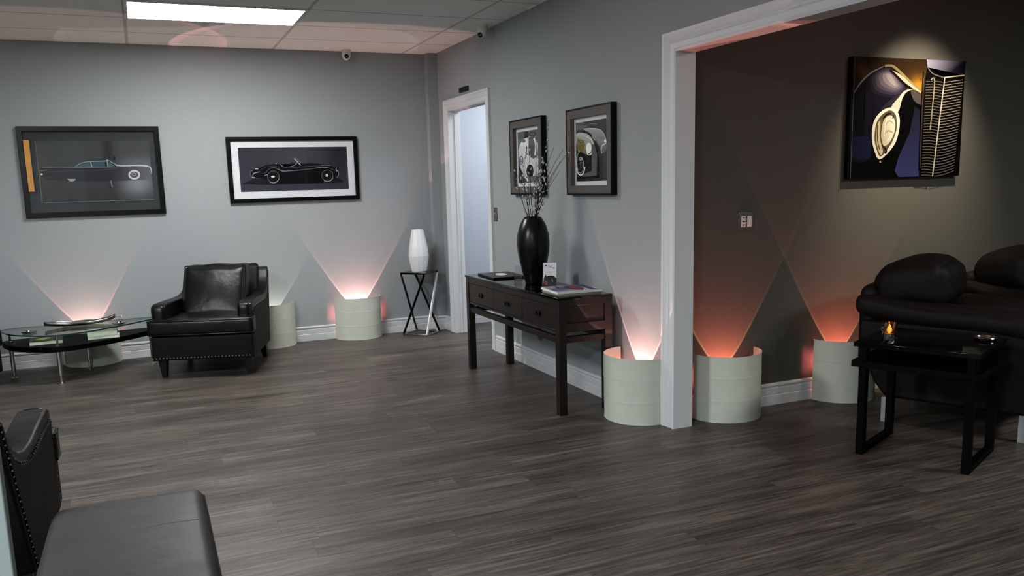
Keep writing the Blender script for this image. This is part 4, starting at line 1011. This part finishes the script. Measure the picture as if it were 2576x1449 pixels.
# things on the console
VX, VY = -.268, -2.765
vprof = [(.052, 0), (.060, .004), (.062, .012), (.074, .06), (.097, .15), (.112, .23), (.1155, .285), (.111, .345), (.093, .41), (.070, .452), (.057, .468), (.050, .470), (.046, .462), (.06, .43), (.03, .38)]
tag(MB().lathe(vprof, (0, 0, 0), 48).build('vase', M['black_ceramic'], None, (VX, VY, .752), 0, smooth=60), 'large glossy black egg-shaped vase on the console table', 'vase')
catkin_mesh = None
def branch(tip, bend, label, nk, group='catkin twigs in the black vase'):
    tip = Vector(tip); a0 = random.uniform(0, 2 * PI); d0 = Vector((tip.x - VX, tip.y - VY, 0)); d0 = d0.normalized() if d0.length > .01 else Vector((1, 0, 0))
    b0 = Vector((VX, VY, 1.15)) - d0 * .012 + Vector((random.uniform(-.008, .008), random.uniform(-.008, .008), 0))
    neck = Vector((VX, VY, 1.222)) + d0 * .026 + Vector((random.uniform(-.01, .01), random.uniform(-.01, .01), 0))
    mid = neck.lerp(tip, .5) + Vector((bend[0], bend[1], .03))
    pts = spline([b0, neck, mid, tip], 9)
    m = MB(); m.tube(pts, .0030, 6, taper=lambda q_: 1 - .7 * q_)
    o = m.build('willow_twig', M['stem'], None, smooth=60); tag(o, label, 'twig', group)
    global catkin_mesh
    N = len(pts)
    for k in range(nk):
        f_ = .36 + .62 * (k + random.uniform(-.3, .3)) / nk
        i = min(N - 2, max(1, int(f_ * (N - 1)))); p = pts[i].lerp(pts[i + 1], (f_ * (N - 1)) % 1.0)
        tg = (pts[i + 1] - pts[i - 1]).normalized(); sdv = tg.cross(Vector((random.uniform(-1, 1), random.uniform(-1, 1), random.uniform(-1, 1)))).normalized()
        dirn = (tg * .8 + sdv * .6).normalized()
        rot = Vector((0, 0, 1)).rotation_difference(dirn).to_matrix()
        if catkin_mesh is None:
            c_ = MB().ball((0, 0, 0), (.0056, .0056, .0115), 8, 6).build('catkin', M['catkin'], o, smooth=80); catkin_mesh = c_.data
        else:
            c_ = bpy.data.objects.new('catkin', catkin_mesh); COL.objects.link(c_); c_.parent = o
        c_.location = p + sdv * .005 + dirn * .008; c_.rotation_euler = rot.to_euler()
    return o
def inplane(u, z, dep=0.0):   # a plane through the vase, facing the room's near side
    return (VX + .9216 * u + .388 * dep, VY - .388 * u + .9216 * dep, z)
branch(inplane(.125, 1.872), (.01, 0), 'tallest catkin twig in the black vase, crossing the square racing car picture', 9)
branch((-.11, -3.065, 1.681), (-.02, 0), 'longest catkin twig leaning right in front of the fender picture', 8)
branch((-.12, -2.955, 1.672), (-.01, .01), 'long bare-tipped twig leaning right toward the fender picture', 4)
branch((-.12, -2.82, 1.695), (0, .02), 'thin twig rising in the gap between the two square pictures', 3)
branch((-.12, -2.875, 1.556), (0, 0), 'lower thin twig leaning right over bare grey wall', 4)
branch((-.12, -2.90, 1.528), (0, 0), 'lowest thin twig leaning right over bare grey wall', 3)
branch(inplane(-.118, 1.565, -.02), (-.02, 0), 'leftmost catkin twig in the black vase, outside the racing car picture', 7)
plain = 'upright catkin twig in the middle of the bunch in the black vase'
for (u, z, dp, nk) in ((.03, 1.80, .03, 8), (-.014, 1.715, -.03, 8), (-.105, 1.52, .02, 6), (-.047, 1.63, .03, 8), (.075, 1.62, -.03, 8), (.05, 1.55, -.06, 8), (.10, 1.50, -.05, 8), (.02, 1.47, -.05, 8), (-.03, 1.43, -.04, 6), (.085, 1.42, .01, 7), (.11, 1.70, .0, 9), (.12, 1.58, -.02, 9)):
    branch(inplane(u, z, dp), (random.uniform(-.02, .02), random.uniform(-.02, .02)), plain, nk)
# black guest folder with its oval plate
t = thing('guest_folder', 'black folder with white oval plate at far end of the console table', 'folder', (-.275, -2.19, .752), math.radians(-4))
m = MB(); m.box(-.128, .128, -.19, .19, 0, .014); m.build('folder_cover', M['folder'], t, bevel=.003)
m = MB(); m.lathe([(.001, .014), (.055, .014), (.055, .0165), (.052, .0175), (.001, .0175)], (0, 0, 0), 28, mod=None); o = m.build('oval_plate', M['paper'], t, (0.0, -.005, 0)); o.scale = (.75, 1.25, 1)
m = MB(); m.cyl((-.06, .10, .014), (-.06, .10, .020), .006, seg=12); m.build('snap', M['chrome'], t)
# clear acrylic holders
def holder(x, y, rz, w_, h_, label, lean=.22):
    t = thing('leaflet_holder', label, 'leaflet holder', (x, y, .752), rz, 'clear acrylic leaflet holders')
    m = MB(); e = .0025
    m.prism([(-.012, 0), (-.012 + e, 0), (-.012 + e + h_ * lean, h_), (-.012 + h_ * lean, h_)], -w_ / 2, w_ / 2, 'x'); m.build('back_panel', M['acrylic'], t)
    m = MB(); m.prism([(-.030, 0), (-.030 + e, 0), (-.030 + e + h_ * .42 * lean, h_ * .42), (-.030 + h_ * .42 * lean, h_ * .42)], -w_ / 2, w_ / 2, 'x')
    for s_ in (-1, 1): m.prism([(-.030, 0), (-.010, 0), (-.010 + h_ * .42 * lean, h_ * .42), (-.030 + h_ * .42 * lean, h_ * .42)], s_ * w_ / 2 - e / 2, s_ * w_ / 2 + e / 2, 'x')
    m.box(-w_ / 2, w_ / 2, -.030, .05, 0, e); m.build('front_pocket', M['acrylic'], t)
    return t
HX, HY, HR = -.265, -3.01, math.radians(-34)
holder(HX, HY, HR, .098, .155, 'clear holder with a white leaflet right of the black vase')
lf = thing('leaflet', 'white leaflet with black script heading and small photo in the holder', 'leaflet', (HX, HY, .7545), HR)
a = Art(((395, 190), (712, 215), (505, 1000), (190, 990)), .090, .162)
a.bg(lambda u, v: (232, 233, 236), 4, 4)
a.ell(432, 302, 26, 24, (16, 16, 18)); a.line([(496, 280), (520, 330), (560, 325), (590, 310)], 12, (50, 50, 54)); a.line([(505, 345), (560, 370), (610, 392), (575, 408)], 11, (50, 50, 54)); a.line([(440, 350), (470, 380)], 9, (150, 150, 156)); a.line([(420, 500), (520, 510)], 9, (180, 180, 186)); a.line([(415, 530), (525, 545)], 9, (170, 170, 176))
a.poly([(345, 600), (360, 670), (400, 650), (440, 665), (520, 650), (560, 700), (590, 740), (505, 1000), (190, 990), (290, 700)], (70, 72, 66)); a.poly([(270, 820), (330, 830), (310, 950), (250, 930)], (190, 96, 100), 3); a.line([(470, 760), (455, 850)], 24, (190, 190, 176), taper=True); a.line([(345, 690), (420, 670), (550, 700)], 22, (24, 24, 24)); a.line([(365, 600), (350, 640)], 10, (60, 60, 64)); a.line([(460, 610), (470, 640)], 10, (80, 80, 84))
o = a.build('leaflet_sheet', M['leaflet_art'], lf, (0, .0055, .082)); o.rotation_euler = (-math.atan(.22), 0, 0)
holder(-.275, -2.52, math.radians(-40), .055, .105, 'small empty clear holder left of the black vase')
# magazines / books at the near end
b2 = book('book', -.275, -3.335, .752, .30, .285, .013, PI / 2 - .06, M['grey_cover'], M['cream_paper'], 'grey book at the bottom of the pair on the console near end', group='books on the console table')
b3 = book('book', -.278, -3.335, .7652, .305, .30, .014, PI / 2 - .10, M['paper'], M['paper'], 'white hardcover with colourful cover photo on top of the grey book', group='books on the console table')
a = Art(((0, 0), (100, 0), (100, 100), (0, 100)), .30, .295)
a.bg(lambda u, v: mixc((88, 86, 128), (196, 190, 196), .5 + .5 * math.sin(u * 5 + v * 3)), 16, 16)
a.poly([(10, 55), (40, 40), (70, 45), (90, 62), (60, 75), (25, 72)], (120, 58, 70), 4); a.line([(30, 50), (60, 44), (84, 56)], 6, (30, 28, 34)); a.line([(55, 25), (92, 30)], 7, (40, 38, 44)); a.poly([(5, 80), (95, 84), (95, 96), (5, 94)], (70, 68, 112)); a.poly([(62, 8), (94, 8), (94, 20), (62, 20)], (186, 150, 160))
o = a.build('cover_photo', M['cover_art'], b3, (0, 0, .0142)); o.rotation_euler = (-PI / 2, 0, 0)

# ---------------------------------------------------------------- end table in the lounge
t = thing('end_table', 'black two-tier end table with sled legs in front of the recliners', 'end table', (.568, -4.913, 0), math.radians(24))
m = MB(); m.box(-.005, .515, -.552, .034, .575, .60); m.build('top', M['black_gloss'], t, bevel=.002)
m = MB(); m.box(-.012, .520, -.560, .040, .470, .503); m.build('shelf', M['black_wood'], t, bevel=.002)
for y in (-.03, -.532):
    m = MB()
    m.box(.004, .052, y, y + .036, 0, .576).box(.44, .488, y, y + .036, 0, .576).box(.052, .44, y, y + .036, 0, .03); m.build('leg', M['black_wood'], t, bevel=.002)
tm = t.matrix_basis
def on_table(x, y, z): return Matrix.Rotation(math.radians(24), 3, 'Z') @ Vector((x, y, 0)) + Vector((.568, -4.913, z))
p = on_table(.06, -.118, .60)
t = thing('votive_candle', 'cut-crystal votive with a lit orange candle on the end table', 'candle', p, .4)
m = MB(); m.lathe([(.022, 0), (.034, .002), (.036, .02), (.034, .05), (.037, .085), (.034, .105), (.031, .105), (.033, .085), (.030, .05), (.030, .016), (.004, .014)], (0, 0, 0), 12, mod=lambda a_, k: 1 + .05 * math.cos(6 * a_ + (PI if k % 2 else 0))); m.build('crystal_cup', M['crystal'], t)
m = MB(); m.lathe([(.022, .016), (.022, .048), (.004, .050)], (0, 0, 0), 16); cw = m.build('wax', M['wax'], t, smooth=40)
m = MB(); m.lathe([(.003, .05), (.011, .060), (.012, .068), (.007, .084), (.001, .096)], (0, 0, 0), 12); m.build('flame', M['flame'], t, smooth=60)
m = MB()
for k in range(24):
    a_ = k * 2.4; z = .006 + (k * .618 % 1) * .09; m.ball((.0375 * math.cos(a_), .0375 * math.sin(a_), z), (.0022, .0022, .003), 6, 4)
m.build('cut_facets', M['chrome'], t)
p = on_table(.40, -.475, .60)
t = thing('ashtray', 'silver ring-shaped ashtray on the black end table in the lounge', 'ashtray', p, 0, 'small round metal ashtrays')
m = MB(); m.lathe([(.045, .0), (.050, .004), (.0555, .014), (.0535, .017), (.050, .0165), (.0475, .013), (.044, .006), (.04, .004)], (0, 0, 0), 36); m.build('rim', M['chrome'], t, smooth=50)
m = MB(); m.lathe([(.044, .0), (.044, .004), (.002, .004)], (0, 0, 0), 28); m.build('dish', M['black_plastic'], t)

# ---------------------------------------------------------------- recliners
def make_recliner(loc, rz, label):
    t = thing('recliner', label, 'recliner', loc, rz, 'dark leather recliners in the lounge')
    W_ = .66
    for k, x in enumerate((0.0, W_ - .17)):
        # arm: side panel leaning back at the rear, with an overstuffed roll on top
        pr = [(-.03, .145), (-.03, .60), (.86, .60), (.855, .50), (.835, .42), (.77, .24), (.70, .15)]
        m = MB(); m.prism(pr, x, x + .17, 'x'); ar = m.build('arm', M['brown_leather'], t, bevel=.02, seg=3)
        def sag(p): return (p[0], p[1], p[2] + .072 * max(0, (p[1] - .0) / .88) - .012 + .008 * math.sin(p[1] * 9))
        m = MB(); m.cushion(x - .014, x + .185, -.07, .892, .560, .685, .05, (.008, 0, .014), 16, sag); m.build('arm_pad', M['brown_leather'], ar, smooth=80)
    m = MB(); m.box(.16, W_ - .16, .0, .74, .15, .36); m.build('base', M['brown_leather'], t, bevel=.01)
    m = MB(); m.cushion(.165, W_ - .165, -.06, .50, .34, .50, .05, (0, .02, .02), 14); m.build('seat', M['brown_leather'], t, smooth=80)
    def rk(p): return (p[0], p[1] + .22 * (p[2] - .45), p[2])
    m = MB(); m.cushion(.14, W_ - .14, .50, .80, .38, .80, .07, (0, .03, .0), 16, rk); bk = m.build('backrest', M['brown_leather'], t, smooth=80)
    def hr(p):
        q_ = p[0] / W_
        return (p[0], p[1] + .10 * (p[2] - .75) - .04 * math.sin(PI * q_), p[2] - .10 * max(0, (p[1] - .60) / .26) ** 1.3 + .012 * math.sin(p[0] * 14 + p[1] * 8))
    m = MB(); m.cushion(.06, W_ - .15, .44, .82, .70, .955, .075, (.02, .03, .02), 18, hr); m.build('headrest', M['brown_leather'], t, smooth=80)
    m = MB(); m.cushion(.03, W_ - .03, .77, .88, .30, .80, .05, (0, .015, .01), 14); m.build('back_shell', M['brown_leather'], t, smooth=80)
    for x in (.0, W_ - .05):
        for y in (-.018, .683):
            m = MB(); m.box(x, x + .05, y, y + .032, 0, .15); m.build('foot', M['silver_foot'], t, bevel=.002)
    return t
M['silver_foot'] = mat('satin_grey_foot', rgb(176, 176, 176), .4, metal=0.0, bump=(60, .05, .0005))
rc = make_recliner((1.46, -5.18, 0), math.radians(26), 'dark leather recliner with puffy headrest beside the end table')
mt = Matrix.Rotation(math.radians(26), 3, 'Z')
o2 = (2.155, -5.10, 0)
dup(rc, o2, math.radians(4), 'second dark leather recliner at the right edge, behind the first')

# ---------------------------------------------------------------- lights
def area(name, loc, sx, sy, power, col=(1, 1, 1), rot=(0, 0, 0)):
    l = bpy.data.lights.new(name, 'AREA'); l.shape = 'RECTANGLE'; l.size = sx; l.size_y = sy; l.energy = power; l.color = col
    o = bpy.data.objects.new(name, l); COL.objects.link(o); o.location = loc; o.rotation_euler = rot
    return o
area('panel_light_rear_left', (-4.6, -4.85, H - .01), 1.17, .57, 120, (.95, .98, 1))
area('panel_light_entry', (-4.3, -8.2, H - .01), 1.17, .57, 150, (.88, .97, 1))
area('lounge_fill', (2.6, -7.2, H - .01), 1.17, .57, 54, (1, .99, .96))  # unseen fill light added to lift the dark lounge
area('corridor_light', (1.2, -1.1, H - .02), 1.2, 1.2, 36, (.95, .97, 1))
def spot(name, loc, target, power, size, blend, col):
    l = bpy.data.lights.new(name, 'SPOT'); l.energy = power; l.spot_size = math.radians(size); l.spot_blend = blend; l.color = col; l.shadow_soft_size = .04
    o = bpy.data.objects.new(name, l); COL.objects.link(o); o.location = loc
    o.rotation_euler = (Vector(target) - Vector(loc)).to_track_quat('-Z', 'Y').to_euler()
spot('picture_spot', (1.98, -4.75, 2.68), (1.98, YC, 1.55), 150, 66, 1.0, (1, .85, .62))
wd = bpy.data.worlds.new('World'); scn.world = wd; wd.use_nodes = True
wd.node_tree.nodes['Background'].inputs[0].default_value = (.5, .52, .55, 1); wd.node_tree.nodes['Background'].inputs[1].default_value = 0.02

# ---------------------------------------------------------------- camera
cam = bpy.data.cameras.new('Camera'); co = bpy.data.objects.new('Camera', cam); COL.objects.link(co)
yaw, pitch, roll = 0.3985, 0.1658, 0.0285
fwd = Vector((math.sin(yaw) * math.cos(pitch), math.cos(yaw) * math.cos(pitch), -math.sin(pitch))); rt = Vector((math.cos(yaw), -math.sin(yaw), 0)); dn = fwd.cross(rt)
r2 = rt * math.cos(roll) + dn * math.sin(roll); d2 = -rt * math.sin(roll) + dn * math.cos(roll)
mw = Matrix((( r2.x, -d2.x, -fwd.x), (r2.y, -d2.y, -fwd.y), (r2.z, -d2.z, -fwd.z))).to_4x4()
mw.translation = Vector((-2.7682, -8.0613, 1.457)); co.matrix_world = mw
cam.sensor_width = 36; cam.sensor_fit = 'HORIZONTAL'; cam.lens = 2092.65 / 2576 * 36
cam.shift_x = 30.3 / 2576; cam.shift_y = 87.1 / 2576; cam.clip_start = .02
scn.camera = co
scn.view_settings.view_transform = 'Standard'; scn.view_settings.look = 'Medium High Contrast'; scn.view_settings.exposure = 0.34
scn.cycles.use_denoising = True; scn.cycles.max_bounces = 6; scn.cycles.diffuse_bounces = 3; scn.cycles.use_adaptive_sampling = True; scn.cycles.adaptive_threshold = 0.07; scn.cycles.adaptive_min_samples = 20; scn.cycles.transparent_max_bounces = 16; scn.cycles.sample_clamp_indirect = 4.0; scn.cycles.blur_glossy = 0.5
